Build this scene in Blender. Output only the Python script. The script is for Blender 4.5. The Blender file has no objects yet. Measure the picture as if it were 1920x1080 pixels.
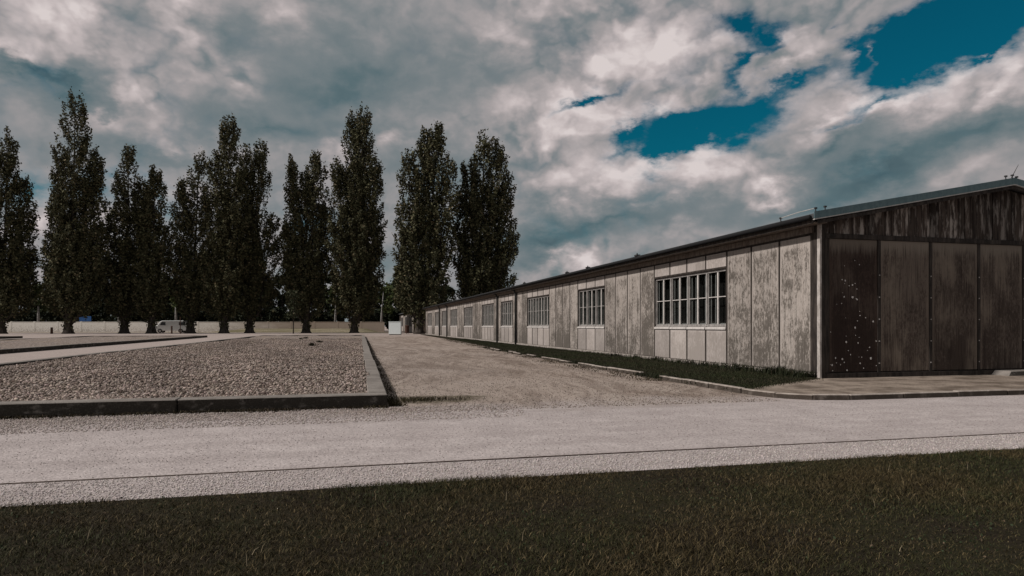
import bpy, math, random
import numpy as np
from mathutils import Vector

random.seed(7)
rng = np.random.default_rng(11)
S = bpy.context.scene
C = S.collection

# ------------------------------------------------------------------ camera
FPX, HZ, HC = 1230.0, 611.0, 1.10            # focal length (px of the 1920 px photo), horizon row, eye height
YAW = math.atan(305 / FPX)
cam_d = bpy.data.cameras.new('camera')
cam = bpy.data.objects.new('camera', cam_d); C.objects.link(cam)
cam.location = (0, 0, HC)
cam.rotation_euler = (math.pi / 2, 0, -YAW)
cam_d.lens = FPX / 1920 * 36; cam_d.sensor_width = 36
cam_d.shift_y = (HZ - 540) / 1920
cam_d.clip_start = 0.1; cam_d.clip_end = 4000
S.camera = cam

# ------------------------------------------------------------------ view + sun + sky
S.view_settings.view_transform = 'Standard'; S.view_settings.look = 'None'
S.view_settings.exposure = 0.0; S.view_settings.gamma = 1.0
S.view_settings.use_curve_mapping = False
S.cycles.sample_clamp_indirect = 2.0
SUN_EL, SUN_AZ = math.radians(39), math.atan2(-0.999, -0.04)      # azimuth measured from +Y towards +X
SUN_DIR = Vector((math.cos(SUN_EL) * math.sin(SUN_AZ), math.cos(SUN_EL) * math.cos(SUN_AZ), math.sin(SUN_EL)))
sd = bpy.data.lights.new('sun', 'SUN'); sd.energy = 3.5; sd.angle = math.radians(3.0); sd.color = (1.0, 0.94, 0.89)
sun = bpy.data.objects.new('sun', sd); C.objects.link(sun)
sun.rotation_euler = SUN_DIR.to_track_quat('Z', 'Y').to_euler()


class NT:
    """small helper to write node trees"""
    def __init__(s, tree):
        s.t = tree; s.n = tree.nodes; s.l = tree.links
    def new(s, kind, ins=None, **props):
        n = s.n.new(kind)
        for k, v in props.items(): setattr(n, k, v)
        for k, v in (ins or {}).items(): s.set(n, k, v)
        return n
    def set(s, n, k, v):
        if isinstance(v, bpy.types.NodeSocket): s.l.new(v, n.inputs[k])
        elif isinstance(v, bpy.types.Node): s.l.new(v.outputs[0], n.inputs[k])
        else: n.inputs[k].default_value = v
    def m(s, op, a, b=0.0, c=None, clamp=False):
        n = s.new('ShaderNodeMath', operation=op, use_clamp=clamp)
        s.set(n, 0, a); s.set(n, 1, b)
        if c is not None: s.set(n, 2, c)
        return n.outputs[0]
    def step(s, x, a, b, lo=0.0, hi=1.0, smooth=True):
        n = s.new('ShaderNodeMapRange', interpolation_type='SMOOTHSTEP' if smooth else 'LINEAR')
        s.set(n, 0, x); s.set(n, 1, a); s.set(n, 2, b); s.set(n, 3, lo); s.set(n, 4, hi)
        return n.outputs[0]
    def mix(s, f, a, b, mode='MIX'):
        n = s.new('ShaderNodeMix', data_type='RGBA', blend_type=mode)
        s.set(n, 0, f)
        for i, v in ((6, a), (7, b)):
            if isinstance(v, tuple) and len(v) == 3: v = v + (1,)
            s.set(n, i, v)
        return n.outputs[2]
    def vm(s, op, a, b=(0, 0, 0)):
        n = s.new('ShaderNodeVectorMath', operation=op)
        s.set(n, 0, a); s.set(n, 1, b)
        return n.outputs[0]
    def noise(s, vec, scale, detail=4.0, rough=0.55, dist=0.0, color=False):
        n = s.new('ShaderNodeTexNoise', {'Scale': scale, 'Detail': detail, 'Roughness': rough, 'Distortion': dist})
        if vec is not None: s.set(n, 'Vector', vec)
        return n.outputs[1 if color else 0]
    def ramp(s, f, stops):
        n = s.new('ShaderNodeValToRGB'); s.set(n, 0, f)
        e = n.color_ramp.elements
        while len(e) < len(stops): e.new(0.5)
        for q, (p, c) in zip(e, stops):
            q.position = p; q.color = tuple(c) + (1,) if len(c) == 3 else c
        return n.outputs[0]


def pix_ang(px, py):
    """azimuth (from +Y to +X) and elevation of a line of sight"""
    x, z = (px - 960) / FPX, (HZ - py) / FPX
    dx, dy = math.sin(YAW) + x * math.cos(YAW), math.cos(YAW) - x * math.sin(YAW)
    return math.atan2(dx, dy), math.atan2(z, math.hypot(dx, dy))


def build_sky():
    w = bpy.data.worlds.new('World'); S.world = w; w.use_nodes = True
    t = NT(w.node_tree); t.n.clear()
    sky = t.new('ShaderNodeTexSky', sky_type='NISHITA', sun_disc=False, sun_elevation=SUN_EL,
                sun_rotation=SUN_AZ, air_density=1.0, dust_density=0.4, ozone_density=2.5)
    co = t.new('ShaderNodeTexCoord').outputs['Generated']
    sep = t.new('ShaderNodeSeparateXYZ', {0: co})
    az = t.m('ARCTAN2', sep.outputs[0], sep.outputs[1]); el = t.m('ARCSINE', sep.outputs[2])
    ae = t.new('ShaderNodeCombineXYZ', {0: t.m('MULTIPLY', az, 1000), 1: t.m('MULTIPLY', el, 1000), 2: 0.0}).outputs[0]
    st = t.vm('MULTIPLY', co, (1, 1, 1.9))
    def warp(vec, scale, amp, detail):
        n = t.vm('SUBTRACT', t.noise(st, scale, detail, 0.6, color=True), (0.5, 0.5, 0.5))
        return t.vm('ADD', vec, t.vm('MULTIPLY', n, (amp, amp, 0)))
    aew = warp(warp(ae, 4.0, 110, 2), 14.0, 95, 6)
    aew2 = warp(warp(ae, 3.0, 150, 3), 10.0, 110, 6)
    def blobs(vec, lst):
        acc = None
        for (px, py, rx, ry, ang, amp) in lst:
            a, e = pix_ang(px, py)
            k = math.cos(a - YAW)                       # the angle a pixel covers shrinks off axis
            mp = t.new('ShaderNodeMapping', vector_type='TEXTURE')
            t.set(mp, 0, vec)
            mp.inputs[1].default_value = (a * 1000, e * 1000, 0)
            mp.inputs[2].default_value = (0, 0, math.radians(ang))
            mp.inputs[3].default_value = (1.5 * rx * k * k * 1000 / FPX, 1.5 * ry * k * 1000 / FPX, 1000)
            g = t.new('ShaderNodeTexGradient', gradient_type='QUADRATIC_SPHERE'); t.set(g, 0, mp.outputs[0])
            acc = t.m('MULTIPLY_ADD', g.outputs[1], amp, acc if acc is not None else 0.0)
        return acc
    # openings in the cloud deck: px, py, half axes, tilt, depth
    holes = blobs(aew, [
        (1790, 80, 230, 72, 14, 3.2), (1900, 15, 130, 62, 0, 3.0), (1660, 125, 110, 42, 20, 2.2),
        (1330, 232, 165, 52, 12, 3.2), (1255, 262, 75, 38, 10, 2.4), (1410, 55, 75, 40, -10, 2.2), (1375, 128, 95, 24, 26, 2.0),
        (1470, 165, 110, 18, 14, 0.9), (1580, 140, 90, 18, 24, 0.9), (1105, 180, 95, 16, 16, 1.7),
        (1180, 242, 75, 24, 30, 1.6), (1600, 208, 100, 18, 6, 1.25), (1530, 236, 50, 14, 10, 1.0),
        (1880, 95, 70, 14, 25, 1.5), (1590, 62, 60, 20, 15, 1.0),
        (1500, 104, 120, 26, 14, -1.7), (1625, 128, 42, 16, 32, -1.5), (1450, 70, 60, 20, 10, -0.9), (1290, 165, 60, 22, 10, -0.8),
        (60, 322, 90, 34, 0, 0.85), (310, 370, 110, 50, 0, 0.85), (570, 400, 70, 60, 0, 0.8), (330, 520, 90, 36, 0, 0.9), (210, 330, 60, 40, 0, 0.7)])
    light = blobs(aew2, [
        # bright masses
        (150, 60, 190, 80, -5, 0.40), (30, 110, 110, 50, 0, 0.30), (270, 190, 70, 90, 10, 0.34), (430, 125, 90, 45, 0, 0.26), (350, 40, 60, 90, -30, 0.24),
        (520, 40, 90, 30, 0, 0.16), (200, 215, 90, 30, 20, 0.22), (340, 268, 80, 20, 8, 0.22), (100, 410, 70, 60, 0, 0.26), (740, 258, 50, 22, 0, 0.26), (640, 285, 60, 30, 0, 0.20),
        (1270, 90, 130, 110, 0, 0.42), (1090, 215, 170, 55, 0, 0.30), (1130, 105, 110, 60, 10, 0.24), (1190, 320, 210, 50, 0, 0.36), (1500, 45, 160, 45, 8, 0.30), (1480, 125, 150, 26, 12, 0.30),
        (1610, 128, 60, 18, 30, 0.20), (1690, 195, 200, 45, 12, 0.42), (1880, 150, 100, 55, 22, 0.36), (1440, 345, 50, 30, 25, 0.55), (1060, 490, 110, 26, 8, 0.40), (1330, 300, 150, 36, 6, 0.30),
        (930, 90, 60, 30, 0, 0.18), (1000, 20, 120, 30, 0, 0.18), (1010, 270, 120, 40, 0, 0.22), (1560, 230, 110, 22, 8, 0.24), (1000, 380, 80, 24, 0, 0.14),
        (1130, 150, 260, 170, 0, 0.14), (1200, 60, 200, 90, 0, 0.10), (1160, 270, 160, 60, 0, 0.12), (1060, 330, 140, 50, 0, 0.20), (1200, 360, 220, 36, 4, 0.18),
        # shaded undersides
        (80, 158, 190, 24, -6, -0.50), (150, 205, 220, 40, 6, -0.22), (640, 140, 280, 110, 0, -0.20), (520, 235, 220, 40, 0, -0.26), (620, 165, 120, 36, 10, -0.16), (440, 60, 50, 40, 0, -0.14),
        (1650, 322, 280, 50, 6, -0.44), (1560, 280, 140, 30, 10, -0.36), (1870, 255, 160, 44, 10, -0.26), (1150, 425, 260, 34, 6, -0.30), (1510, 385, 180, 40, 12, -0.26), (1040, 450, 120, 36, 0, -0.30),
        (1050, 60, 110, 32, 0, -0.22), (250, 290, 240, 36, 0, -0.24), (820, 340, 260, 70, 0, -0.16), (880, 160, 160, 50, 6, -0.12), (1180, 260, 120, 18, 8, -0.14), (1330, 165, 90, 16, 8, -0.14)])
    sq = t.vm('MULTIPLY', co, (1, 1, 1.35))
    sq = t.vm('ADD', sq, t.vm('MULTIPLY', t.vm('SUBTRACT', t.noise(sq, 6.0, 5, 0.6, color=True), (0.5, 0.5, 0.5)), (0.16, 0.16, 0.16)))
    def puff(vec):
        v = t.new('ShaderNodeTexVoronoi', {'Scale': 8.0, 'Detail': 2.0, 'Roughness': 0.55, 'Lacunarity': 2.3}, feature='F1', normalize=True)
        t.set(v, 'Vector', vec)
        return t.m('SUBTRACT', 1.0, v.outputs['Distance'])
    lit = tuple(Vector((SUN_DIR.x, SUN_DIR.y, SUN_DIR.z * 1.35 + 0.5)).normalized() * 0.030)
    p1 = puff(sq); p2 = puff(t.vm('ADD', sq, lit))
    f1 = t.noise(st, 5.5, 9, 0.58, 0.25)
    f2 = t.noise(sq, 13.0, 7, 0.62, 0.1)
    relief = t.m('SUBTRACT', p1, p2)
    d = t.m('ADD', 0.86, t.m('MULTIPLY', t.m('SUBTRACT', f1, 0.5), 0.9))
    d = t.m('ADD', d, t.m('MULTIPLY', t.m('SUBTRACT', f2, 0.5), 0.8))
    d = t.m('ADD', d, t.m('MULTIPLY', t.m('SUBTRACT', p1, 0.70), 1.5))
    d = t.m('SUBTRACT', d, t.m('MULTIPLY', holes, 0.74))
    alpha = t.step(d, -0.22, 0.90)
    puffy = t.step(light, -0.12, 0.16, 0.22, 0.85)
    b = t.m('ADD', 0.535, t.m('MULTIPLY', t.m('SUBTRACT', f1, 0.5), 0.30))
    b = t.m('ADD', b, t.m('MULTIPLY', t.m('SUBTRACT', f2, 0.5), 0.20))
    b = t.m('ADD', b, t.m('MULTIPLY', t.m('SUBTRACT', p1, 0.70), puffy))
    b = t.m('ADD', b, t.m('MULTIPLY', relief, t.m('MULTIPLY', puffy, 1.7)))
    b = t.m('ADD', b, t.m('MULTIPLY', light, 0.95))
    edge = t.m('MULTIPLY', t.step(d, 0.95, 0.35), 0.12)            # thin rims of the clouds let more light through
    b = t.m('ADD', b, edge, clamp=True)
    cloud = t.ramp(b, [(0.0, (0.045, 0.085, 0.105)), (0.25, (0.100, 0.152, 0.170)), (0.45, (0.190, 0.216, 0.228)),
                       (0.65, (0.355, 0.328, 0.330)), (0.85, (0.53, 0.468, 0.465)), (1.0, (0.68, 0.61, 0.60))])
    STR = 0.1
    cloud10 = t.mix(1.0, cloud, (1 / STR, 1 / STR, 1 / STR), 'MULTIPLY')
    clear = t.mix(1.0, sky.outputs[0], (0.012, 0.36, 0.355), 'MULTIPLY')
    col = t.mix(alpha, clear, cloud10)
    bg = t.new('ShaderNodeBackground', {0: col, 1: STR})
    out = t.new('ShaderNodeOutputWorld'); t.l.new(bg.outputs[0], out.inputs[0])


build_sky()

# ------------------------------------------------------------------ object helpers
def tag(o, label=None, cat=None, group=None, kind=None):
    if label: o['label'] = label
    if cat: o['category'] = cat
    if group: o['group'] = group
    if kind: o['kind'] = kind
    return o


def root(name, loc, label, cat, group=None):
    o = bpy.data.objects.new(name, None); C.objects.link(o)
    o.location = loc; o.empty_display_size = 0.3
    return tag(o, label, cat, group)


def origin(p):
    v = Vector((0, 0, 0))
    while p is not None:
        v += p.location; p = p.parent
    return v


def link_mesh(name, me, mat, parent=None):
    o = bpy.data.objects.new(name, me); C.objects.link(o)
    if mat: me.materials.append(mat)
    if parent: o.parent = parent
    return o


class MB:
    """collects shapes given in world space, builds ONE mesh object"""
    def __init__(s): s.v = []; s.f = []
    def poly(s, pts):
        i = len(s.v); s.v += [tuple(p) for p in pts]; s.f.append(tuple(range(i, i + len(pts)))); return s
    def hexa(s, p):
        i = len(s.v); s.v += [tuple(q) for q in p]
        for f in ((0, 3, 2, 1), (4, 5, 6, 7), (0, 1, 5, 4), (1, 2, 6, 5), (2, 3, 7, 6), (3, 0, 4, 7)): s.f.append(tuple(i + k for k in f))
        return s
    def box(s, x0, x1, y0, y1, z0, z1):
        return s.hexa([(x0, y0, z0), (x1, y0, z0), (x1, y1, z0), (x0, y1, z0), (x0, y0, z1), (x1, y0, z1), (x1, y1, z1), (x0, y1, z1)])
    def tube(s, pts, rad, n=8, cap=True):
        i0 = len(s.v); pts = [Vector(p) for p in pts]
        for k, p in enumerate(pts):
            a = pts[max(0, k - 1)]; b = pts[min(len(pts) - 1, k + 1)]
            d = (b - a).normalized()
            u = d.cross(Vector((0.31, 0.95, 0.02)) if abs(d.y) < 0.9 else Vector((1, 0, 0.1))).normalized(); w = d.cross(u)
            r = rad[k] if isinstance(rad, (list, tuple)) else rad
            for j in range(n):
                q = 2 * math.pi * j / n
                s.v.append(tuple(p + (u * math.cos(q) + w * math.sin(q)) * r))
        for k in range(len(pts) - 1):
            for j in range(n):
                s.f.append((i0 + k * n + j, i0 + k * n + (j + 1) % n, i0 + (k + 1) * n + (j + 1) % n, i0 + (k + 1) * n + j))
        if cap:
            s.f.append(tuple(i0 + j for j in range(n))[::-1]); s.f.append(tuple(i0 + (len(pts) - 1) * n + j for j in range(n)))
        return s
    def build(s, name, mat, parent=None, bevel=0.0, smooth=False):
        o = origin(parent)
        me = bpy.data.meshes.new(name)
        me.from_pydata([(x - o.x, y - o.y, z - o.z) for x, y, z in s.v], [], s.f)
        if smooth: me.polygons.foreach_set('use_smooth', [True] * len(me.polygons))
        ob = link_mesh(name, me, mat, parent)
        if bevel:
            m = ob.modifiers.new('bevel', 'BEVEL'); m.width = bevel; m.segments = 1; m.limit_method = 'ANGLE'
        return ob


def np_mesh(name, verts, tris, mat, parent=None, colors=None, quads=False):
    k = 4 if quads else 3
    me = bpy.data.meshes.new(name)
    nv, nf = len(verts), len(tris)
    me.vertices.add(nv); me.vertices.foreach_set('co', np.asarray(verts, dtype=np.float32).ravel())
    me.loops.add(nf * k); me.loops.foreach_set('vertex_index', np.asarray(tris, dtype=np.int32).ravel())
    me.polygons.add(nf)
    me.polygons.foreach_set('loop_start', np.arange(0, nf * k, k, dtype=np.int32))
    me.polygons.foreach_set('loop_total', np.full(nf, k, dtype=np.int32))
    if colors is not None:
        a = me.attributes.new('tint', 'FLOAT_COLOR', 'POINT')
        cc = np.ones((nv, 4), dtype=np.float32); cc[:, :3] = colors
        a.data.foreach_set('color', cc.ravel())
    me.update(calc_edges=True)
    return link_mesh(name, me, mat, parent)


# ------------------------------------------------------------------ materials
def material(name, fn, rough=0.9, spec=0.25):
    m = bpy.data.materials.new(name); m.use_nodes = True
    t = NT(m.node_tree); t.n.clear()
    p = t.new('ShaderNodeBsdfPrincipled'); p.inputs['Roughness'].default_value = rough
    p.inputs['Specular IOR Level'].default_value = spec
    o = t.new('ShaderNodeOutputMaterial'); t.l.new(p.outputs[0], o.inputs[0])
    t.pos = t.new('ShaderNodeNewGeometry').outputs['Position']
    xyz = t.new('ShaderNodeSeparateXYZ', {0: t.pos}); t.x, t.y, t.z = xyz.outputs[:3]
    t.rnd = t.new('ShaderNodeObjectInfo').outputs['Random']
    r = fn(t, p)
    col, bump = r if isinstance(r, tuple) and len(r) == 2 else (r, None)
    if isinstance(col, tuple): col = col + (1,)
    t.set(p, 'Base Color', col)
    if bump:
        h, strength, dist = bump
        b = t.new('ShaderNodeBump', {'Strength': strength, 'Distance': dist}); t.set(b, 'Height', h)
        t.l.new(b.outputs[0], p.inputs['Normal'])
    return m


def stretch(t, s): return t.vm('MULTIPLY', t.pos, s)


def gravel_fn(t, p):
    wob = t.m('MULTIPLY', t.m('SUBTRACT', t.noise(t.pos, 0.9, 5), 0.5), 2.6)
    yy = t.m('ADD', t.y, wob)
    big = t.noise(t.pos, 0.35, 6, 0.6); mid = t.noise(t.pos, 2.2, 6, 0.65)
    fine = t.noise(t.pos, 42, 3, 0.7); vor = t.new('ShaderNodeTexVoronoi', {'Scale': 60.0}); t.set(vor, 'Vector', t.pos)
    cell = t.new('ShaderNodeSeparateColor', {0: vor.outputs['Color']}).outputs[0]
    road = t.mix(t.step(mid, 0.3, 0.7), (0.392, 0.343, 0.330), (0.482, 0.428, 0.412))
    road = t.mix(t.step(big, 0.50, 0.68, 0.0, 0.45), road, (0.335, 0.292, 0.280))
    tracks = t.noise(t.vm('MULTIPLY', t.vm('ADD', t.pos, t.vm('MULTIPLY', t.noise(t.pos, 0.15, 2, color=True), (5, 0, 0))), (1.6, 0.10, 1)), 1.4, 6, 0.6)
    tr2 = t.noise(t.vm('MULTIPLY', t.vm('ADD', t.pos, t.vm('MULTIPLY', t.noise(t.pos, 0.12, 2, color=True), (7, 0, 0))), (4.5, 0.22, 1)), 1.3, 6, 0.65)
    tracks = t.m('ADD', t.m('MULTIPLY', tracks, 0.5), t.m('MULTIPLY', tr2, 0.5))
    rt = t.noise(t.vm('MULTIPLY', t.pos, (0.12, 2.2, 1)), 1.2, 5, 0.6)
    road = t.mix(t.step(rt, 0.40, 0.66, 0.0, 0.5), road, (0.335, 0.290, 0.278))
    path = t.mix(t.step(tracks, 0.41, 0.58), (0.195, 0.150, 0.122), (0.345, 0.284, 0.242))
    path = t.mix(t.m('MULTIPLY', t.step(big, 0.45, 0.7), 0.45), path, (0.375, 0.322, 0.285))
    zone = t.step(yy, 8.0, 9.6)
    c = t.mix(zone, road, path)
    pale = t.m('MULTIPLY', t.step(t.y, 60, 80), 0.55)              # paler compacted avenue and side lane
    side = t.m('MULTIPLY', t.m('LESS_THAN', t.x, -7.0), t.step(t.y, 8, 10))
    c = t.mix(t.m('MAXIMUM', pale, t.m('MULTIPLY', side, 0.9)), c, (0.425, 0.357, 0.325))
    # raked loose stone close to the bed front and in the strip next to the lawn
    loose = t.m('MAXIMUM', t.m('MULTIPLY', t.step(yy, 7.3, 8.4), t.step(t.x, 4.5, 1.0)), t.m('LESS_THAN', t.y, 5.25))
    c = t.mix(t.m('MULTIPLY', loose, t.step(cell, 0.60, 1.0, 0.0, 0.6)), c, (0.22, 0.19, 0.175))
    # olive grown-in patch at the kerb corner and thin weeds on the forecourt
    mp = t.new('ShaderNodeMapping', vector_type='TEXTURE'); t.set(mp, 0, t.pos)
    mp.inputs[1].default_value = (1.15, 9.9, 0); mp.inputs[3].default_value = (1.6, 0.9, 5)
    g = t.new('ShaderNodeTexGradient', gradient_type='SPHERICAL'); t.set(g, 0, mp.outputs[0])
    patch = t.step(t.m('ADD', g.outputs[1], t.m('SUBTRACT', mid, 0.5)), 0.34, 0.6)
    c = t.mix(t.m('MULTIPLY', patch, 0.75), c, (0.075, 0.062, 0.035))
    weeds = t.m('MULTIPLY', t.step(t.noise(t.vm('MULTIPLY', t.pos, (0.5, 1.6, 1)), 1.1, 5, 0.65), 0.58, 0.72), zone)
    c = t.mix(t.m('MULTIPLY', weeds, 0.45), c, (0.12, 0.10, 0.055))
    v = t.m('ADD', t.step(fine, 0.25, 0.75, 0.72, 1.18, False), t.m('MULTIPLY', t.m('SUBTRACT', cell, 0.5), 0.34))
    c = t.mix(1.0, c, t.new('ShaderNodeCombineColor', {0: v, 1: v, 2: v}).outputs[0], 'MULTIPLY')
    h = t.m('ADD', t.m('MULTIPLY', vor.outputs['Distance'], -0.5), t.m('ADD', fine, t.m('MULTIPLY', mid, 3)))
    return c, (h, 0.55, 0.012)


M = {}
M['gravel'] = material('gravel', gravel_fn, 0.95, 0.15)

def bed_fn(t, p):
    vor = t.new('ShaderNodeTexVoronoi', {'Scale': 17.0}); t.set(vor, 'Vector', t.pos)
    sc = t.new('ShaderNodeSeparateColor', {0: vor.outputs['Color']})
    big = t.noise(t.vm('MULTIPLY', t.pos, (0.9, 0.35, 1)), 0.8, 5, 0.6)
    c = t.mix(sc.outputs[0], (0.115, 0.088, 0.074), (0.34, 0.278, 0.243))
    c = t.mix(t.m('MULTIPLY', t.step(sc.outputs[1], 0.75, 1.0), 0.8), c, (0.42, 0.38, 0.35))
    c = t.mix(t.m('MULTIPLY', t.step(big, 0.5, 0.68), 0.5), c, (0.30, 0.235, 0.165))
    c = t.mix(t.m('MULTIPLY', t.step(big, 0.45, 0.3), 0.35), c, (0.115, 0.09, 0.075))
    return c, (t.m('SUBTRACT', 1.0, vor.outputs['Distance']), 0.9, 0.05)
M['bed'] = material('bed_gravel', bed_fn, 0.95, 0.15)

def tint_fn(t, p):
    a = t.new('ShaderNodeAttribute', attribute_name='tint')
    return a.outputs['Color']
M['stone'] = material('loose_stone', tint_fn, 0.95, 0.05)
M['leaf'] = material('leaf', tint_fn, 0.75, 0.10)
M['blade'] = material('grass_blade', tint_fn, 0.7, 0.15)

def lawn_fn(t, p):
    a = t.noise(t.pos, 1.3, 6, 0.6); b = t.noise(t.pos, 30, 4, 0.7)
    c = t.mix(t.step(a, 0.38, 0.62), (0.017, 0.013, 0.008), (0.020, 0.020, 0.009))
    return t.mix(t.step(b, 0.4, 0.7), c, (0.028, 0.021, 0.013)), (b, 0.8, 0.02)
M['lawn'] = material('lawn_soil', lawn_fn, 1.0, 0.1)

def verge_fn(t, p):
    a = t.noise(t.vm('MULTIPLY', t.pos, (0.2, 1, 1)), 0.35, 5, 0.6); b = t.noise(t.pos, 6, 4, 0.7)
    c = t.mix(t.step(a, 0.42, 0.58), (0.17, 0.145, 0.09), (0.30, 0.25, 0.19))
    return t.mix(t.step(b, 0.35, 0.7), c, (0.13, 0.12, 0.065)), (b, 0.5, 0.03)
M['verge'] = material('dry_verge', verge_fn, 1.0, 0.1)

def sand_fn(t, p):
    a = t.noise(t.pos, 1.6, 6, 0.65); b = t.noise(t.pos, 26, 4, 0.7)
    c = t.mix(t.step(a, 0.35, 0.62), (0.135, 0.105, 0.083), (0.30, 0.245, 0.20))
    v = t.step(b, 0.3, 0.7, 0.7, 1.15, False)
    c = t.mix(1.0, c, t.new('ShaderNodeCombineColor', {0: v, 1: v, 2: v}).outputs[0], 'MULTIPLY')
    c = t.mix(t.m('MULTIPLY', t.step(t.noise(t.pos, 5, 4, 0.7), 0.62, 0.7), 0.7), c, (0.05, 0.04, 0.028))
    return c, (b, 0.6, 0.015)
M['sand'] = material('sandy_soil', sand_fn, 1.0, 0.1)

def concrete_fn(t, p):
    a = t.noise(t.pos, 2.5, 6, 0.65); b = t.noise(t.pos, 55, 4, 0.7); st = t.noise(stretch(t, (3, 3, 5)), 1.3, 6, 0.65)
    c = t.mix(t.step(a, 0.35, 0.65), (0.165, 0.146, 0.130), (0.25, 0.224, 0.202))
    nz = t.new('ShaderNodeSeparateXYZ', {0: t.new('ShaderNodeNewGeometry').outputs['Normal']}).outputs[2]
    side = t.step(nz, 0.6, 0.2)                                     # dark blotches on the upright faces only, tops stay paler
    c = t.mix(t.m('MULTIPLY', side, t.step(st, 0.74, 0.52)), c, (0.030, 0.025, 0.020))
    c = t.mix(t.m('MULTIPLY', t.step(b, 0.5, 0.72), 0.5), c, (0.11, 0.10, 0.085))
    return c, (t.m('ADD', b, a), 0.5, 0.012)
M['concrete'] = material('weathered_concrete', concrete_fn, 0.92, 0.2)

def kerb_fn(t, p):
    a = t.noise(t.pos, 6, 5, 0.65); b = t.noise(t.pos, 60, 3, 0.7)
    c = t.mix(t.step(a, 0.35, 0.65), (0.24, 0.20, 0.172), (0.40, 0.348, 0.308))
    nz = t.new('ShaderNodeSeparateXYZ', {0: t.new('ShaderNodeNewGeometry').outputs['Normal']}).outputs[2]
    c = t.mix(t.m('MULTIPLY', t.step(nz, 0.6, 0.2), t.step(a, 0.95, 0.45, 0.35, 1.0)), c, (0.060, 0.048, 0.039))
    return t.mix(t.m('MULTIPLY', t.step(b, 0.5, 0.75), 0.6), c, (0.12, 0.10, 0.085)), (b, 0.5, 0.01)
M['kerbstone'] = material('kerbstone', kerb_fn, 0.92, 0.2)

def panel_fn(dark, light, stain, amount, top_pale=0.0, light_worn=(0.24, 0.195, 0.155), axis=1):
    def fn(t, p):
        off = t.new('ShaderNodeCombineXYZ', {0: t.m('MULTIPLY', t.rnd, 37.0), 1: t.m('MULTIPLY', t.rnd, 91.0), 2: t.m('MULTIPLY', t.rnd, 173.0)}).outputs[0]
        q = t.vm('ADD', t.pos, off)
        streak = t.noise(t.vm('MULTIPLY', q, (7, 7, 0.5)), 1.5, 6, 0.62)
        fstreak = t.noise(t.vm('MULTIPLY', q, (34, 34, 1.3)), 1.3, 4, 0.65)
        blot = t.noise(q, 1.5, 7, 0.66); speck = t.noise(t.vm('MULTIPLY', q, (1, 1, 0.42)), 28, 5, 0.72)
        c = t.mix(t.step(t.m('ADD', t.m('MULTIPLY', streak, 0.55), t.m('MULTIPLY', fstreak, 0.45)), 0.36, 0.62), dark, light)
        gen = t.new('ShaderNodeSeparateXYZ', {0: t.new('ShaderNodeTexCoord').outputs['Generated']})
        rim = t.m('ABSOLUTE', t.m('SUBTRACT', gen.outputs[axis], 0.5))
        rim = t.step(t.m('ADD', rim, t.m('MULTIPLY', t.m('SUBTRACT', blot, 0.5), 0.10)), 0.42, 0.49)
        rim = t.m('MAXIMUM', rim, t.step(t.m('ADD', gen.outputs[2], t.m('MULTIPLY', t.m('SUBTRACT', fstreak, 0.5), 0.16)), 0.90, 0.99))
        r2 = t.m('FRACT', t.m('MULTIPLY', t.rnd, 17.31))
        # lichen and grime: each panel has its own amount, thickest where splashing rain reaches
        g = t.m('ADD', t.m('MULTIPLY', blot, 1.5), t.m('MULTIPLY', t.m('SUBTRACT', speck, 0.5), 1.9))
        g = t.m('ADD', g, t.m('MULTIPLY', t.m('SUBTRACT', streak, 0.5), 0.70))
        g = t.m('ADD', g, t.m('MULTIPLY', t.m('SUBTRACT', r2, 0.36), 0.20))
        g = t.m('ADD', g, t.m('MULTIPLY', t.step(t.z, 1.7, 0.1), 0.18))
        g = t.m('SUBTRACT', g, t.m('MULTIPLY', rim, 0.26))
        c = t.mix(t.m('MULTIPLY', t.step(g, 0.56, 0.98), amount * 0.90), c, stain)
        g2 = t.m('ADD', streak, t.m('MULTIPLY', t.m('SUBTRACT', fstreak, 0.5), 0.8))
        c = t.mix(t.m('MULTIPLY', t.step(g2, 0.48, 0.66), amount * 0.6), c, stain)
        if top_pale:
            fd = t.noise(t.vm('MULTIPLY', q, (1.6, 1.6, 0.7)), 1.1, 5, 0.6)
            c = t.mix(t.m('MULTIPLY', t.step(t.m('ADD', fd, t.m('MULTIPLY', t.m('SUBTRACT', fstreak, 0.5), 0.5)), 0.46, 0.72), 0.75), c, light_worn)
            tp = t.step(t.m('ADD', t.z, t.m('MULTIPLY', t.m('SUBTRACT', fstreak, 0.5), 0.55)), 2.52, 2.86)
            c = t.mix(t.m('MULTIPLY', tp, top_pale), c, (0.23, 0.195, 0.16))
        c = t.mix(t.m('MULTIPLY', rim, 0.30), c, light)
        v = t.m('ADD', 0.84, t.m('MULTIPLY', t.rnd, 0.30))
        c = t.mix(1.0, c, t.new('ShaderNodeCombineColor', {0: v, 1: v, 2: v}).outputs[0], 'MULTIPLY')
        return c, (t.m('ADD', speck, fstreak), 0.25, 0.006)
    return fn
M['panel'] = material('limewashed_panel', panel_fn((0.25, 0.217, 0.192), (0.46, 0.412, 0.376), (0.070, 0.060, 0.050), 0.97), 0.88, 0.2)
M['panel_clean'] = material('limewashed_infill_panel', panel_fn((0.35, 0.308, 0.282), (0.47, 0.425, 0.398), (0.13, 0.108, 0.09), 0.42), 0.88, 0.2)
M['gable_panel'] = material('stained_gable_panel', panel_fn((0.066, 0.050, 0.041), (0.215, 0.172, 0.140), (0.036, 0.024, 0.020), 0.8, 0.85, (0.24, 0.195, 0.155), 0), 0.85, 0.2)
M['gable_dark'] = material('blackened_gable_panel', panel_fn((0.044, 0.028, 0.023), (0.085, 0.058, 0.046), (0.020, 0.012, 0.010), 0.7, 0.85, (0.12, 0.092, 0.074), 0), 0.85, 0.2)

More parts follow.
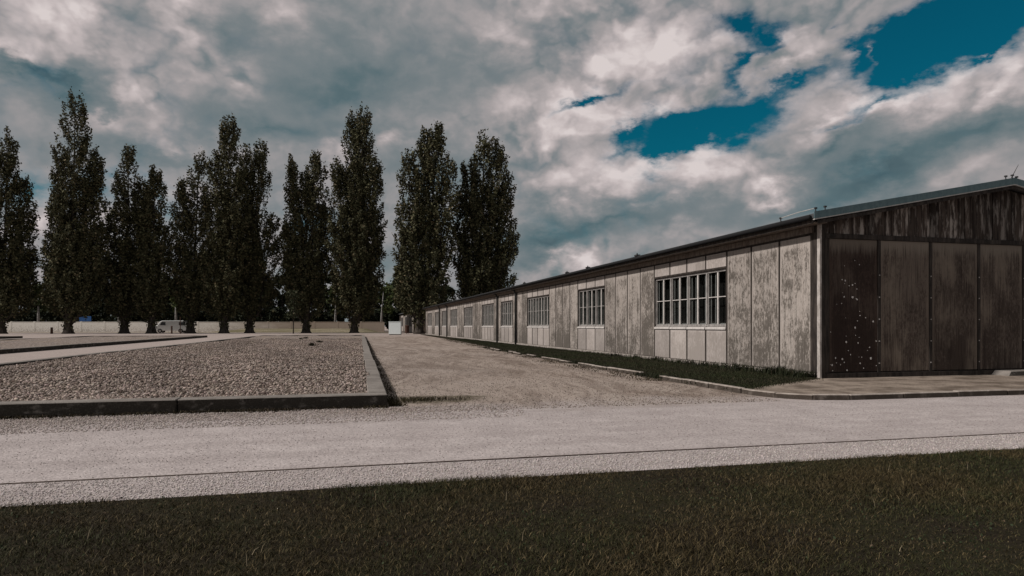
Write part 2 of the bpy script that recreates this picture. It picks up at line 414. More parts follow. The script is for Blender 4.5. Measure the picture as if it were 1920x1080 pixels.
def board_fn(t, p):
    q = t.vm('ADD', t.pos, t.new('ShaderNodeCombineXYZ', {0: t.m('MULTIPLY', t.rnd, 31.0), 1: 0.0, 2: t.m('MULTIPLY', t.rnd, 17.0)}).outputs[0])
    gr = t.noise(t.vm('MULTIPLY', q, (26, 26, 1.3)), 1.0, 6, 0.65); wear = t.noise(t.vm('MULTIPLY', q, (9, 9, 1.8)), 1.0, 5, 0.65)
    c = t.mix(t.step(gr, 0.35, 0.65), (0.028, 0.020, 0.017), (0.095, 0.073, 0.060))
    c = t.mix(t.m('MULTIPLY', t.step(wear, 0.48, 0.62), 0.95), c, (0.31, 0.272, 0.243))
    v = t.m('ADD', 0.5, t.m('MULTIPLY', t.rnd, 0.8))
    return t.mix(1.0, c, t.new('ShaderNodeCombineColor', {0: v, 1: v, 2: v}).outputs[0], 'MULTIPLY'), (gr, 0.5, 0.01)
M['board'] = material('weathered_board', board_fn, 0.9, 0.2)

def wood_dark_fn(t, p):
    g = t.noise(t.vm('MULTIPLY', t.pos, (6, 6, 1)), 2.0, 5, 0.65)
    return t.mix(t.step(g, 0.35, 0.7), (0.020, 0.016, 0.014), (0.065, 0.052, 0.044)), (g, 0.3, 0.006)
M['dark_wood'] = material('tarred_wood', wood_dark_fn, 0.85, 0.25)

def batten_fn(t, p):
    g = t.noise(t.vm('MULTIPLY', t.pos, (8, 8, 0.9)), 2.0, 5, 0.65)
    return t.mix(t.step(g, 0.35, 0.68), (0.026, 0.021, 0.018), (0.075, 0.062, 0.053)), (g, 0.3, 0.006)
M['batten'] = material('grey_batten', batten_fn, 0.88, 0.2)

def paint_fn(a, b, dirt):
    def fn(t, p):
        g = t.noise(t.vm('MULTIPLY', t.pos, (5, 5, 2)), 2.2, 5, 0.65); f = t.noise(t.pos, 24, 4, 0.7)
        c = t.mix(t.step(g, 0.35, 0.65), a, b)
        return t.mix(t.m('MULTIPLY', t.step(f, 0.56, 0.72), 0.6), c, dirt), (f, 0.2, 0.004)
    return fn
M['white_paint'] = material('flaking_white_paint', paint_fn((0.44, 0.41, 0.385), (0.60, 0.56, 0.53), (0.17, 0.14, 0.12)), 0.7, 0.3)
M['post_paint'] = material('limewashed_post', paint_fn((0.30, 0.27, 0.245), (0.50, 0.455, 0.425), (0.12, 0.10, 0.08)), 0.8, 0.25)
M['frame_paint'] = material('grey_window_paint', paint_fn((0.19, 0.178, 0.168), (0.32, 0.30, 0.284), (0.09, 0.078, 0.07)), 0.7, 0.3)
M['inner_paint'] = material('inner_window_paint', paint_fn((0.42, 0.39, 0.37), (0.55, 0.52, 0.50), (0.10, 0.09, 0.08)), 0.7, 0.3)
M['verge_metal'] = material('roof_edge_sheet', paint_fn((0.075, 0.125, 0.138), (0.105, 0.16, 0.172), (0.05, 0.065, 0.07)), 0.55, 0.35)
M['drip'] = material('pale_drip_edge', paint_fn((0.34, 0.33, 0.31), (0.46, 0.44, 0.42), (0.16, 0.15, 0.14)), 0.6, 0.3)
M['felt'] = material('roof_felt', paint_fn((0.05, 0.052, 0.054), (0.085, 0.088, 0.09), (0.03, 0.03, 0.03)), 0.9, 0.2)
M['frieze'] = material('frieze_board', paint_fn((0.13, 0.105, 0.088), (0.25, 0.21, 0.18), (0.045, 0.035, 0.03)), 0.85, 0.2)
M['dark_metal'] = material('dark_metal', lambda t, p: ((0.03, 0.03, 0.03)), 0.6, 0.4)
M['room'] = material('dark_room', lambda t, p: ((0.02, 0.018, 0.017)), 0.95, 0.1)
M['curtain_dark'] = material('dim_curtain', paint_fn((0.05, 0.047, 0.043), (0.12, 0.112, 0.105), (0.03, 0.028, 0.025)), 0.9, 0.1)  # mid grey backing board of the second window
M['curtain'] = material('grey_curtain', paint_fn((0.14, 0.135, 0.125), (0.26, 0.25, 0.235), (0.08, 0.075, 0.07)), 0.9, 0.1)  # grey reflection of the farther panes, put into the backing colour
M['gutter'] = material('black_gutter', lambda t, p: ((0.018, 0.018, 0.019)), 0.8, 0.12)
M['plinth'] = material('lime_plinth', paint_fn((0.22, 0.195, 0.172), (0.38, 0.335, 0.302), (0.10, 0.085, 0.07)), 0.92, 0.2)
M['edging'] = material('rusty_edging', paint_fn((0.075, 0.056, 0.046), (0.17, 0.137, 0.12), (0.05, 0.04, 0.034)), 0.9, 0.1)
M['bolt'] = material('bolt_head', lambda t, p: ((0.36, 0.33, 0.31)), 0.6, 0.4)
M['fleck'] = material('paint_fleck', lambda t, p: ((0.62, 0.58, 0.55)), 0.8, 0.2)

def bark_fn(t, p):
    g = t.noise(t.vm('MULTIPLY', t.pos, (3, 3, 0.5)), 2.0, 5, 0.7)
    return t.mix(t.step(g, 0.35, 0.65), (0.022, 0.018, 0.015), (0.085, 0.072, 0.062)), (g, 0.8, 0.06)
M['bark'] = material('poplar_bark', bark_fn, 0.95, 0.1)
M['birch'] = material('pale_bark', lambda t, p: t.mix(t.step(t.noise(t.vm('MULTIPLY', t.pos, (1, 1, 3)), 2.0, 4), 0.5, 0.65), (0.27, 0.26, 0.245), (0.09, 0.085, 0.08)), 0.9, 0.1)

def wall_fn(t, p):
    a = t.noise(t.vm('MULTIPLY', t.pos, (0.25, 1, 1.5)), 1.5, 5, 0.6); b = t.noise(t.pos, 5, 5, 0.7)
    beige = t.step(t.m('ADD', t.x, t.m('MULTIPLY', a, 14)), -22, -2)
    c = t.mix(beige, (0.76, 0.715, 0.67), (0.36, 0.295, 0.245))
    c = t.mix(t.m('MULTIPLY', t.step(t.m('ADD', b, t.m('MULTIPLY', t.m('SUBTRACT', t.z, 0.8), -0.12)), 0.46, 0.66), 0.6), c, (0.30, 0.24, 0.205))
    return c, (b, 0.2, 0.02)
M['far_wall'] = material('limewashed_wall', wall_fn, 0.9, 0.2)

# ------------------------------------------------------------------ ground sheets
def sheet(name, x0, x1, y0, y1, z, mat, nx=1, ny=1):
    mb = MB()
    xs = np.linspace(x0, x1, nx + 1); ys = np.linspace(y0, y1, ny + 1)
    for i in range(nx):
        for j in range(ny):
            mb.poly([(xs[i], ys[j], z), (xs[i + 1], ys[j], z), (xs[i + 1], ys[j + 1], z), (xs[i], ys[j + 1], z)])
    return tag(mb.build(name, mat), kind='structure')


sheet('ground', -900, 900, -300, 1500, -0.008, M['gravel'])
sheet('road', -160, 160, 5.285, 8.2, 0.0, M['gravel'])
sheet('gravel_shoulder', -160, 160, 4.3, 5.262, 0.0, M['gravel'])
sheet('path', 0.3, 6.4, 8.2, 84, -0.004, M['gravel'])
sheet('lawn', -60, 60, -30, 4.56, 0.012, M['lawn'])


def flat_poly(name, pts, z, mat):
    return tag(MB().poly([(x, y, z) for x, y in pts]).build(name, mat), kind='structure')


flat_poly('sandy_strip', [(6.34, 9.3), (6.62, 8.72), (7.2, 8.42), (26, 8.30), (26, 11.9), (9.2, 11.9), (6.34, 10.6)], 0.030, M['sand'])
flat_poly('grass_strip', [(6.34, 9.75), (7.6, 10.5), (9.32, 11.46), (9.32, 83), (8.6, 83), (7.75, 48), (6.75, 28), (6.34, 18)], 0.034, M['lawn'])


_v = [Vector((math.sin(YAW), math.cos(YAW))) * d + Vector((math.cos(YAW), -math.sin(YAW))) * l for d, l in ((109, -130), (109, -20), (117.9, -22), (117.9, -140))]
flat_poly('grass_verge', [(p.x, p.y) for p in _v][::-1], 0.0, M['verge'])


# ------------------------------------------------------------------ gravel beds (outlines of vanished huts)
def bed_height(x, y):
    return 0.125 + 1.5 * (0.020 * np.sin(x * 1.1 + 0.35 * y) * np.cos(y * 0.21) + 0.016 * np.sin(2.3 * x - 0.5 * y + 1.0)
            + 0.012 * np.sin(5.1 * x + 1.7 * y) * np.sin(3.3 * y - x))


def gravel_bed(x0, x1, y0, y1, nx, ny, skew):
    xs = np.linspace(x0, x1, nx); t = np.linspace(0, 1, ny) ** 1.7; ys = y0 + (y1 - y0) * t
    gx, gy = np.meshgrid(xs, ys)
    z = bed_height(gx, gy)
    gx2 = gx + skew * (gy - y0) * ((gx - x0) / (x1 - x0))
    v = np.stack([gx2, gy, z], -1).reshape(-1, 3)
    idx = np.arange(nx * ny).reshape(ny, nx)
    q = np.stack([idx[:-1, :-1], idx[:-1, 1:], idx[1:, 1:], idx[1:, :-1]], -1).reshape(-1, 4)
    return tag(np_mesh('gravel_bed', v, q, M['bed'], quads=True), kind='structure')


SK = 0.0165                                        # the right kerb of the first bed is a degree off
gravel_bed(-8.15, 0.30, 9.25, 68.0, 90, 160, SK)
gravel_bed(-23.0, -13.55, 9.25, 68.0, 20, 60, 0)
gravel_bed(-38.5, -29.0, 9.25, 68.0, 20, 60, 0)


def bed_kerb(label, x0, x1, skew, near_joints):
    r = root('foundation_kerb', (x1, 9.0, 0), label, 'kerb', 'kerbs round the gravel beds')
    y0, y1, w, h = 9.0, 68.3, 0.26, 0.178
    def blk(p, hz):
        mb = MB(); z0 = -0.03
        mb.hexa([(x, y, z0) for x, y in p] + [(x, y, hz) for x, y in p])
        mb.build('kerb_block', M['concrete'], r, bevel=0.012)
    # front row
    cuts = [x1] + [x1 - d for d in near_joints] + [x0]
    for i, (b, a) in enumerate(zip(cuts[:-1], cuts[1:])):
        jz = random.uniform(-0.006, 0.006); jy = random.uniform(-0.012, 0.012)
        if i == 0: jz = jy = 0
        blk([(a + 0.006, y0 + jy), (b - (0.006 if i else 0), y0 + jy), (b - (0.006 if i else 0), y0 + w), (a + 0.006, y0 + w)], h + jz)
    # right and left rows
    ys = [y0 + w + 0.008, 12.55, 15.6, 18.1, 22.4, 26.7, 31, 35.5, 40, 45, 50, 56, 62, y1]
    for i, (a, b) in enumerate(zip(ys[:-1], ys[1:])):
        for side in (0, 1):
            jz = random.uniform(-0.008, 0.008); jx = random.uniform(-0.012, 0.012) if i else 0
            xa = (x1 + skew * (a - y0)) if side else x0 + w; xb = (x1 + skew * (b - y0)) if side else x0 + w
            blk([(xa - w + jx, a + 0.006), (xa + jx, a + 0.006), (xb + jx, b - 0.006), (xb - w + jx, b - 0.006)], h + jz)
    xe = x1 + skew * (y1 - y0)
    blk([(x0, y1), (xe, y1), (xe, y1 + w), (x0, y1 + w)], h)
    return r


bed_kerb('low concrete kerb framing the near gravel bed, corner beside the forecourt', -8.4, 0.5, SK, [2.6, 5.4, 7.6])
bed_kerb('dark concrete kerb of the second gravel bed, behind the pale side lane', -23.2, -13.3, 0, [3, 6])
bed_kerb('farthest concrete kerb at the left edge, behind the second gravel bed', -38.7, -28.8, 0, [3, 6])

# loose stones: unequal octahedra
OCT_V = np.array([(1, 0, 0), (-1, 0, 0), (0, 1, 0), (0, -1, 0), (0, 0, 1), (0, 0, -1)], float)
OCT_F = np.array([(0, 2, 4), (2, 1, 4), (1, 3, 4), (3, 0, 4), (2, 0, 5), (1, 2, 5), (3, 1, 5), (0, 3, 5)])


def stones(name, pos, rad, colors):
    n = len(pos)
    v = OCT_V[None] * (rad[:, None, None] * rng.uniform(0.6, 1.25, (n, 6, 1))) * np.array([1, 1, 0.75])
    a = rng.uniform(0, 6.283, n); b = rng.uniform(-0.5, 0.5, n)
    ca, sa, cb, sb = np.cos(a), np.sin(a), np.cos(b), np.sin(b)
    x, y, z = v[..., 0], v[..., 1], v[..., 2]
    y, z = y * cb[:, None] - z * sb[:, None], y * sb[:, None] + z * cb[:, None]
    x, y = x * ca[:, None] - y * sa[:, None], x * sa[:, None] + y * ca[:, None]
    v = np.stack([x, y, z], -1) + pos[:, None, :]
    f = OCT_F[None] + (np.arange(n) * 6)[:, None, None]
    return tag(np_mesh(name, v.reshape(-1, 3), f.reshape(-1, 3), M['stone'], colors=np.repeat(colors, 6, 0)), kind='stuff')


def stone_cols(n, a, b, spread=1.0):
    t = rng.uniform(0, 1, (n, 1)) ** spread
    c = np.array(a) * (1 - t) + np.array(b) * t
    return c * rng.uniform(0.85, 1.15, (n, 1)) * rng.uniform(0.96, 1.04, (n, 3))


def patchy(x, y, s=1.0):
    return 0.5 + 0.25 * np.sin(x * 1.7 * s + 1.3 * np.sin(y * 2.1 * s)) + 0.25 * np.sin(y * 2.6 * s + 1.9 * np.sin(x * 1.3 * s + 0.7))


def place_bed_stones():
    n = 62000
    y = 9.28 + 42 * rng.uniform(0, 1, n) ** 2.0; u = rng.uniform(0, 1, n)
    x = -8.1 + u * (8.34 + SK * (y - 9))
    r = rng.uniform(0.016, 0.036, n)
    pos = np.stack([x, y, bed_height(-8.15 + u * 8.45, y) + r * 0.25], -1)
    fac = 0.80 + 0.40 * patchy(x * 1.0 + y * 0.22, y * 0.12)
    stones('bed_stones', pos, r, stone_cols(n, (0.085, 0.064, 0.053), (0.45, 0.37, 0.325), 1.5) * fac[:, None])


def place_road_stones():
    n1 = 26000
    x = rng.uniform(-4.2, 8.5, n1); y = 4.5 + 0.74 * rng.uniform(0, 1, n1) ** 1.1
    p1 = np.stack([x, y, np.full(n1, 0.003)], -1); r1 = rng.uniform(0.0035, 0.0085, n1)
    c1 = stone_cols(n1, (0.30, 0.262, 0.248), (0.62, 0.56, 0.535), 0.8)
    n2 = 9000
    x = rng.uniform(-5, 14, n2); y = rng.uniform(5.3, 8.2, n2)
    p2 = np.stack([x, y, np.full(n2, 0.002)], -1); r2 = rng.uniform(0.003, 0.0075, n2)
    c2 = stone_cols(n2, (0.22, 0.19, 0.175), (0.48, 0.43, 0.41))
    n3 = 16000
    x = 2.2 - 8.5 * rng.uniform(0, 1, n3) ** 0.8; y = 8.98 - 1.3 * rng.uniform(0, 1, n3) ** 1.5
    p3 = np.stack([x, y, np.full(n3, 0.003)], -1); r3 = rng.uniform(0.005, 0.013, n3)
    c3 = stone_cols(n3, (0.22, 0.185, 0.165), (0.50, 0.44, 0.41))
    n4 = 15000
    y = 8.4 + 22 * rng.uniform(0, 1, n4) ** 1.6; u = rng.uniform(0, 1, n4)
    x = 0.55 + SK * (y - 9) + u * (5.6 - SK * (y - 9))
    p4 = np.stack([x, y, np.full(n4, 0.001)], -1); r4 = rng.uniform(0.004, 0.013, n4)
    c4 = stone_cols(n4, (0.11, 0.085, 0.07), (0.38, 0.325, 0.285))
    stones('loose_gravel', np.concatenate([p1, p2, p3, p4]), np.concatenate([r1, r2, r3, r4]), np.concatenate([c1, c2, c3, c4]))


place_bed_stones(); place_road_stones()

# rusty edging strip between road and shoulder
mb = MB(); y = 5.266
xs = np.linspace(-40, 60, 201)
for a, b in zip(xs[:-1], xs[1:]):
    ya, yb = 5.264 + 0.006 * math.sin(a * 0.9), 5.264 + 0.006 * math.sin(b * 0.9)
    mb.hexa([(a, ya, -0.03), (b, yb, -0.03), (b, yb + 0.017, -0.03), (a, ya + 0.017, -0.03),
             (a, ya, 0.007), (b, yb, 0.007), (b, yb + 0.017, 0.007), (a, ya + 0.017, 0.007)])
tag(mb.build('edging_strip', M['edging']), 'thin dark edging strip running across the pale gravel before the lawn', 'edging')

# kerbstones of the forecourt corner
def kerb_row():
    r = root('kerb', (6.3, 9.0, 0), 'row of small pale kerbstones bending round the strip beside the long hut', 'kerb')
    def stone(ax, ay, bx, by, w, h, dz):
        d = Vector((bx - ax, by - ay, 0)); L = d.length; d /= L; nrm = Vector((-d.y, d.x, 0))
        g = 0.005
        a = Vector((ax, ay, 0)) + d * g; b = Vector((bx, by, 0)) - d * g
        p = [a, b, b + nrm * w, a + nrm * w]
        mb = MB().hexa([(q.x, q.y, -0.04) for q in p] + [(q.x, q.y, h + dz) for q in p])
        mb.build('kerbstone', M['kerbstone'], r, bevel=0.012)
    # along the long wall: walked from far to near so that the normal points to the hut
    y = 30.0
    while y > 9.35:
        L = random.uniform(0.92, 1.04); b = max(9.3, y - L)
        gone = 12.35 < (y + b) / 2 < 13.25 or (17 < y < 28 and random.random() < 0.35)
        if not gone:
            xk = 6.19 + 0.012 * max(0, y - 18) + random.uniform(-0.025, 0.025)
            stone(xk, y, xk + random.uniform(-0.02, 0.02), b, 0.11, 0.082 if y < 17 else 0.07, random.uniform(-0.015, 0.008))
        y = b
    pts = [(7.25 - 1.06 * math.cos(a), 9.3 - 1.02 * math.sin(a)) for a in np.linspace(0, math.pi / 2, 4)]
    for a, b in zip(pts[:-1], pts[1:]): stone(*a, *b, 0.11, 0.08, random.uniform(-0.008, 0.006))
    x = 7.25
    while x < 20:
        L = random.uniform(0.94, 1.02)
        stone(x, 8.28 - 0.012 * (x - 7.25), x + L, 8.28 - 0.012 * (x + L - 7.25), 0.11, 0.08, random.uniform(-0.006, 0.006)); x += L


kerb_row()

# ------------------------------------------------------------------ the hut
XF, YF, YE, XR = 9.31, 11.48, 82.4, 18.70       # wall plane, gable plane, far end, right wall
RX, RZ, EX, EZ = 14.0, 4.28, 8.95, 3.335       # ridge and eave of the roof top
def roof_z(x): return RZ - abs(x - RX) * (RZ - EZ) / (RX - EX)


def glass():
    m = bpy.data.materials.new('old_window_glass'); m.use_nodes = True
    t = NT(m.node_tree); t.n.clear()
    tr = t.new('ShaderNodeBsdfTransparent', {0: (0.62, 0.66, 0.66, 1)}); gl = t.new('ShaderNodeBsdfGlossy', {0: (0.9, 0.9, 0.9, 1), 1: 0.06})
    nz = t.noise(t.new('ShaderNodeNewGeometry').outputs['Position'], 3.0, 3)
    b = t.new('ShaderNodeBump', {'Strength': 0.08, 'Distance': 0.02}); t.set(b, 'Height', nz); t.l.new(b.outputs[0], gl.inputs['Normal'])
    fr = t.new('ShaderNodeFresnel', {0: 1.5})
    mx = t.new('ShaderNodeMixShader'); t.l.new(fr.outputs[0], mx.inputs[0]); t.l.new(tr.outputs[0], mx.inputs[1]); t.l.new(gl.outputs[0], mx.inputs[2])
    o = t.new('ShaderNodeOutputMaterial'); t.l.new(mx.outputs[0], o.inputs[0])
    return m
M['glass'] = glass()

hut = root('barrack_hut', (XF, YF, 0), 'long low wooden hut with whitewashed side panels and dark gable front', 'hut')
P0, P1, WZ0, WZ1 = 0.14, 2.98, 1.09, 2.57       # panel foot, panel head, window sill, window head
WINDOWS = [(14.86, 18.92, 4), (23.05, 26.05, 3), (30.1, 34.1, 4), (37.35, 40.4, 3), (42.5, 46.5, 4), (50.2, 54.2, 4),
           (57.7, 61.7, 4), (64.5, 67.5, 3), (70.2, 73.3, 3), (76.2, 80.2, 4)]
PIPES = [36.4, 41.25, 63.75, 69.2]


def hut_window(y0, y1, n, detail):
    fx = XF + 0.035                                # frame plane, a little back from the wall face
    step = (y1 - y0) / n
    fr = MB(); fw = 0.075
    fr.box(fx, fx + 0.07, y0, y1, WZ0, WZ0 + 0.055); fr.box(fx, fx + 0.07, y0, y1, WZ1 - 0.06, WZ1)
    for k in range(n + 1):
        w = fw if 0 < k < n else fw * 0.55
        c = y0 + k * step
        a = c - w if k == n else (c if k == 0 else c - w / 2)
        fr.box(fx - 0.012, fx + 0.072, a, a + w, WZ0 + 0.056, WZ1 - 0.061)
    f = fr.build('window', M['frame_paint'], hut)
    for k in range(n):
        a, b = y0 + k * step + fw / 2, y0 + (k + 1) * step - fw / 2
        c = (a + b) / 2
        s = MB()                                   # casement: slim white bars
        s.box(fx + 0.012, fx + 0.05, c - 0.030, c + 0.030, WZ0 + 0.057, WZ1 - 0.062)
        zt = WZ0 + 0.52 * (WZ1 - WZ0); th = 0.010 if y0 < 20 else 0.005   # the nearest window has the stouter cross bars
        s.box(fx + 0.02, fx + 0.045, a + 0.004, c - 0.031, zt - th, zt + th); s.box(fx + 0.02, fx + 0.045, c + 0.033, b - 0.004, zt - th, zt + th)
        s.box(fx + 0.016, fx + 0.048, a + 0.002, a + 0.014, WZ0 + 0.058, WZ1 - 0.063); s.box(fx + 0.016, fx + 0.048, b - 0.014, b - 0.002, WZ0 + 0.058, WZ1 - 0.063)
        s.build('casement', M['white_paint'], f)
        MB().poly([(fx + 0.034, a - 0.01, WZ0 + 0.03), (fx + 0.034, a - 0.01, WZ1 - 0.03), (fx + 0.034, b + 0.01, WZ1 - 0.03), (fx + 0.034, b + 0.01, WZ0 + 0.03)]).build('pane', M['glass'], f)
        if detail:
            q = MB()                               # inner casement of the double window
            for yy, w in ((a + 0.17, 0.032), (c + 0.20, 0.038), (b - 0.05, 0.03)):
                q.box(fx + 0.075, fx + 0.10, yy - w / 2, yy + w / 2, WZ0 + 0.04, WZ1 - 0.04)
            q.box(fx + 0.073, fx + 0.074, a, b, WZ0 + 0.05, WZ0 + 0.08)
            q.build('inner_casement', M['inner_paint'], f)
    sl = MB()
    for k in range(n):
        a, b = y0 + k * step + 0.02, y0 + (k + 1) * step - 0.02
        sl.hexa([(XF - 0.035, a, WZ0 - 0.085), (XF + 0.06, a, WZ0 - 0.085), (XF + 0.06, b, WZ0 - 0.085), (XF - 0.035, b, WZ0 - 0.085),
                 (XF - 0.035, a, WZ0 - 0.03), (XF + 0.06, a, WZ0 - 0.004), (XF + 0.06, b, WZ0 - 0.004), (XF - 0.035, b, WZ0 - 0.03)])
    sl.build('sill', M['white_paint'], f)
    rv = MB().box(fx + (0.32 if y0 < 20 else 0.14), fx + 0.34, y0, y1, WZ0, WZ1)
    rv.build('room_shade', M['room'] if y0 < 20 else (M['curtain_dark'] if y0 < 27 else M['curtain']), f)  # board behind panes: dark for the unlit room, farther ones painted with grey reflection
    lt = MB(); lt.box(XF - 0.018, XF + 0.034, y0 + 0.002, y1 - 0.002, WZ1 + 0.003, WZ1 + 0.045)
    lt.build('lintel', M['dark_wood'], f)  # dark strip that paints in the shadow line along the window head


def col(y0, y1, z0, z1, mat, name='wall_panel'):
    g = 0.012
    j = random.uniform(-0.003, 0.003)
    return MB().box(XF + j, XF + 0.028, y0 + g, y1 - g, z0, z1).build(name, mat, hut, bevel=0.004)


def long_wall():
    core = MB()
    last = YF + 0.04
    for (a, b, n) in WINDOWS + [(YE, YE, 0)]:
        core.box(XF + 0.03, XF + 0.20, last, a, 0.02, 3.22)
        if n:
            core.box(XF + 0.03, XF + 0.20, a, b, 0.02, WZ0 - 0.002); core.box(XF + 0.03, XF + 0.20, a, b, WZ1 + 0.002, 3.22)
        last = b
    core.build('wall_frame', M['dark_wood'], hut)
    joints = []
    y = YF + 0.23
    for (a, b, n) in WINDOWS + [(YE, YE, 0)]:
        k = max(1, round((a - y) / 1.03)); s = (a - y) / k
        for i in range(k):
            col(y + i * s, y + (i + 1) * s, P0, P1, M['panel']); joints.append((y + i * s, P0 - 0.01, P1))
        joints.append((a, P0 - 0.01, P1))
        if n:
            s = (b - a) / n
            for i in range(n):
                col(a + i * s, a + (i + 1) * s, P0, WZ0 - 0.10, M['panel_clean'])
                col(a + i * s, a + (i + 1) * s, WZ1 + 0.05, P1, M['panel_clean'])
                if i: joints.append((a + i * s, P0 - 0.01, WZ0 - 0.10)); joints.append((a + i * s, WZ1 + 0.046, P1))
            hut_window(a, b, n, a < 36)
        y = b
    joints.append((YE, P0, P1))
    for (yy, z0, z1) in joints:
        w = random.uniform(0.019, 0.030)
        MB().box(XF - 0.014, XF + 0.0285, yy - w, yy + w, z0, z1).build('batten', M['batten'], hut)
    MB().box(XF - 0.006, XF + 0.03, YF + 0.22, YE, P1 + 0.003, P1 + 0.045).build('head_rail', M['dark_wood'], hut)
    MB().box(XF - 0.02, XF + 0.03, YF + 0.20, YE, P1 + 0.048, 3.16).build('frieze_board', M['frieze'], hut)
    pl = MB(); yy = YF + 0.1
    while yy < YE:
        L = random.uniform(3.5, 5.0); e = min(YE, yy + L)
        MB().box(XF - 0.03 + random.uniform(-0.008, 0.008), XF + 0.06, yy + 0.005, e - 0.005, -0.05, P0 - 0.013).build('plinth_block', M['plinth'], hut, bevel=0.01)
        yy = e
    for py in PIPES:
        MB().tube([(XF - 0.075, py, 0.05), (XF - 0.075, py, 2.95), (XF - 0.16, py, 3.12), (EX + 0.0, py, 3.2)], 0.055, 8).build('downpipe', M['dark_metal'], hut, smooth=True)
        MB().box(XF - 0.022, XF + 0.027, py - 0.17, py - 0.09, 0.1, P1).build('fire_wall_strip', M['dark_wood'], hut)


def roof():
    t = 0.085
    Y0, Y1 = YF - 0.28, YE + 0.25
    for s in (-1, 1):
        x0 = RX + s * (RX - EX)
        pts = [(RX, RZ), (x0, EZ), (x0, EZ - t), (RX, RZ - t)]
        mb = MB()
        v = [(x, Y0, z) for x, z in pts] + [(x, Y1, z) for x, z in pts]
        mb.v = v; mb.f = [(0, 1, 2, 3), (7, 6, 5, 4), (0, 4, 5, 1), (1, 5, 6, 2), (2, 6, 7, 3), (3, 7, 4, 0)]
        o = mb.build('roof', M['felt'], hut)
        # painted metal sheet on the verge, with a pale drip edge below it
        def strip(za, zb, ya, yb, mat, name, lo=0.0):
            p = [(RX, RZ + za), (x0 - s * lo, EZ + za), (x0 - s * lo, EZ + zb), (RX, RZ + zb)]
            q = MB(); q.v = [(x, ya, z) for x, z in p] + [(x, yb, z) for x, z in p]
            q.f = [(0, 1, 2, 3), (7, 6, 5, 4), (0, 4, 5, 1), (1, 5, 6, 2), (2, 6, 7, 3), (3, 7, 4, 0)]
            return q.build(name, mat, hut)
        strip(0.035, -0.105, Y0 - 0.02, Y0 - 0.003, M['verge_metal'], 'verge_flashing')
        strip(-0.108, -0.128, Y0 - 0.03, Y0 + 0.02, M['drip'], 'drip_edge')
        strip(-0.130, -0.20, Y0 + 0.003, Y0 + 0.03, M['dark_wood'], 'barge_board', 0.1)
        # eave: fascia and gutter
        MB().box(min(x0, x0 - s * 0.03), max(x0, x0 - s * 0.03), Y0 + 0.04, Y1, EZ - 0.19, EZ - t - 0.003).build('fascia', M['dark_wood'], hut)
    MB().box(EX + 0.035, XF + 0.02, YF - 0.2, YE, 3.17, 3.185).build('soffit', M['frieze'], hut)
    g = MB().tube([(EX - 0.05, Y0 + 0.05, EZ - 0.075), (EX - 0.05, Y1, EZ - 0.075)], 0.05, 8)
    g.build('gutter', M['gutter'], hut, smooth=True)
    # lightning conductor: clips on eave and ridge, wire and rod
    for x, yv, z in ((EX - 0.02, 12.2, EZ), (EX + 0.06, Y0 + 0.02, EZ + 0.05), (EX + 0.28, Y0 + 0.02, EZ + 0.09), (RX - 0.16, Y0 + 0.05, RZ + 0.01), (RX + 0.02, Y0 + 0.05, RZ + 0.04), (RX + 0.14, Y0 + 0.05, RZ + 0.01)):
        MB().tube([(x, yv, z - 0.03), (x, yv, z + 0.05)], 0.012, 6).box(x - 0.025, x + 0.025, yv - 0.02, yv + 0.02, z + 0.045, z + 0.075).build('roof_clip', M['dark_metal'], hut)
    MB().tube([(EX - 0.02, 12.2, EZ + 0.06), (EX + 0.02, 11.7, EZ + 0.1), (EX + 0.06, Y0 + 0.02, EZ + 0.11)], 0.009, 5).build('conductor_wire', M['drip'], hut)
    MB().tube([(RX + 0.0, Y0 + 0.05, RZ + 0.05), (RX + 0.19, Y0 + 0.05, RZ + 0.34)], [0.010, 0.005], 6).build('lightning_rod', M['dark_metal'], hut)
    for yv in (19.5, 24.0, 26.5, 33.5, 36, 45, 52, 60):
        MB().box(EX - 0.03, EX + 0.10, yv - 0.09, yv + 0.09, EZ + 0.0, EZ + 0.05).tube([(EX + 0.03, yv, EZ + 0.05), (EX + 0.03, yv, EZ + 0.10)], 0.02, 6).build('snow_hook', M['dark_metal'], hut)


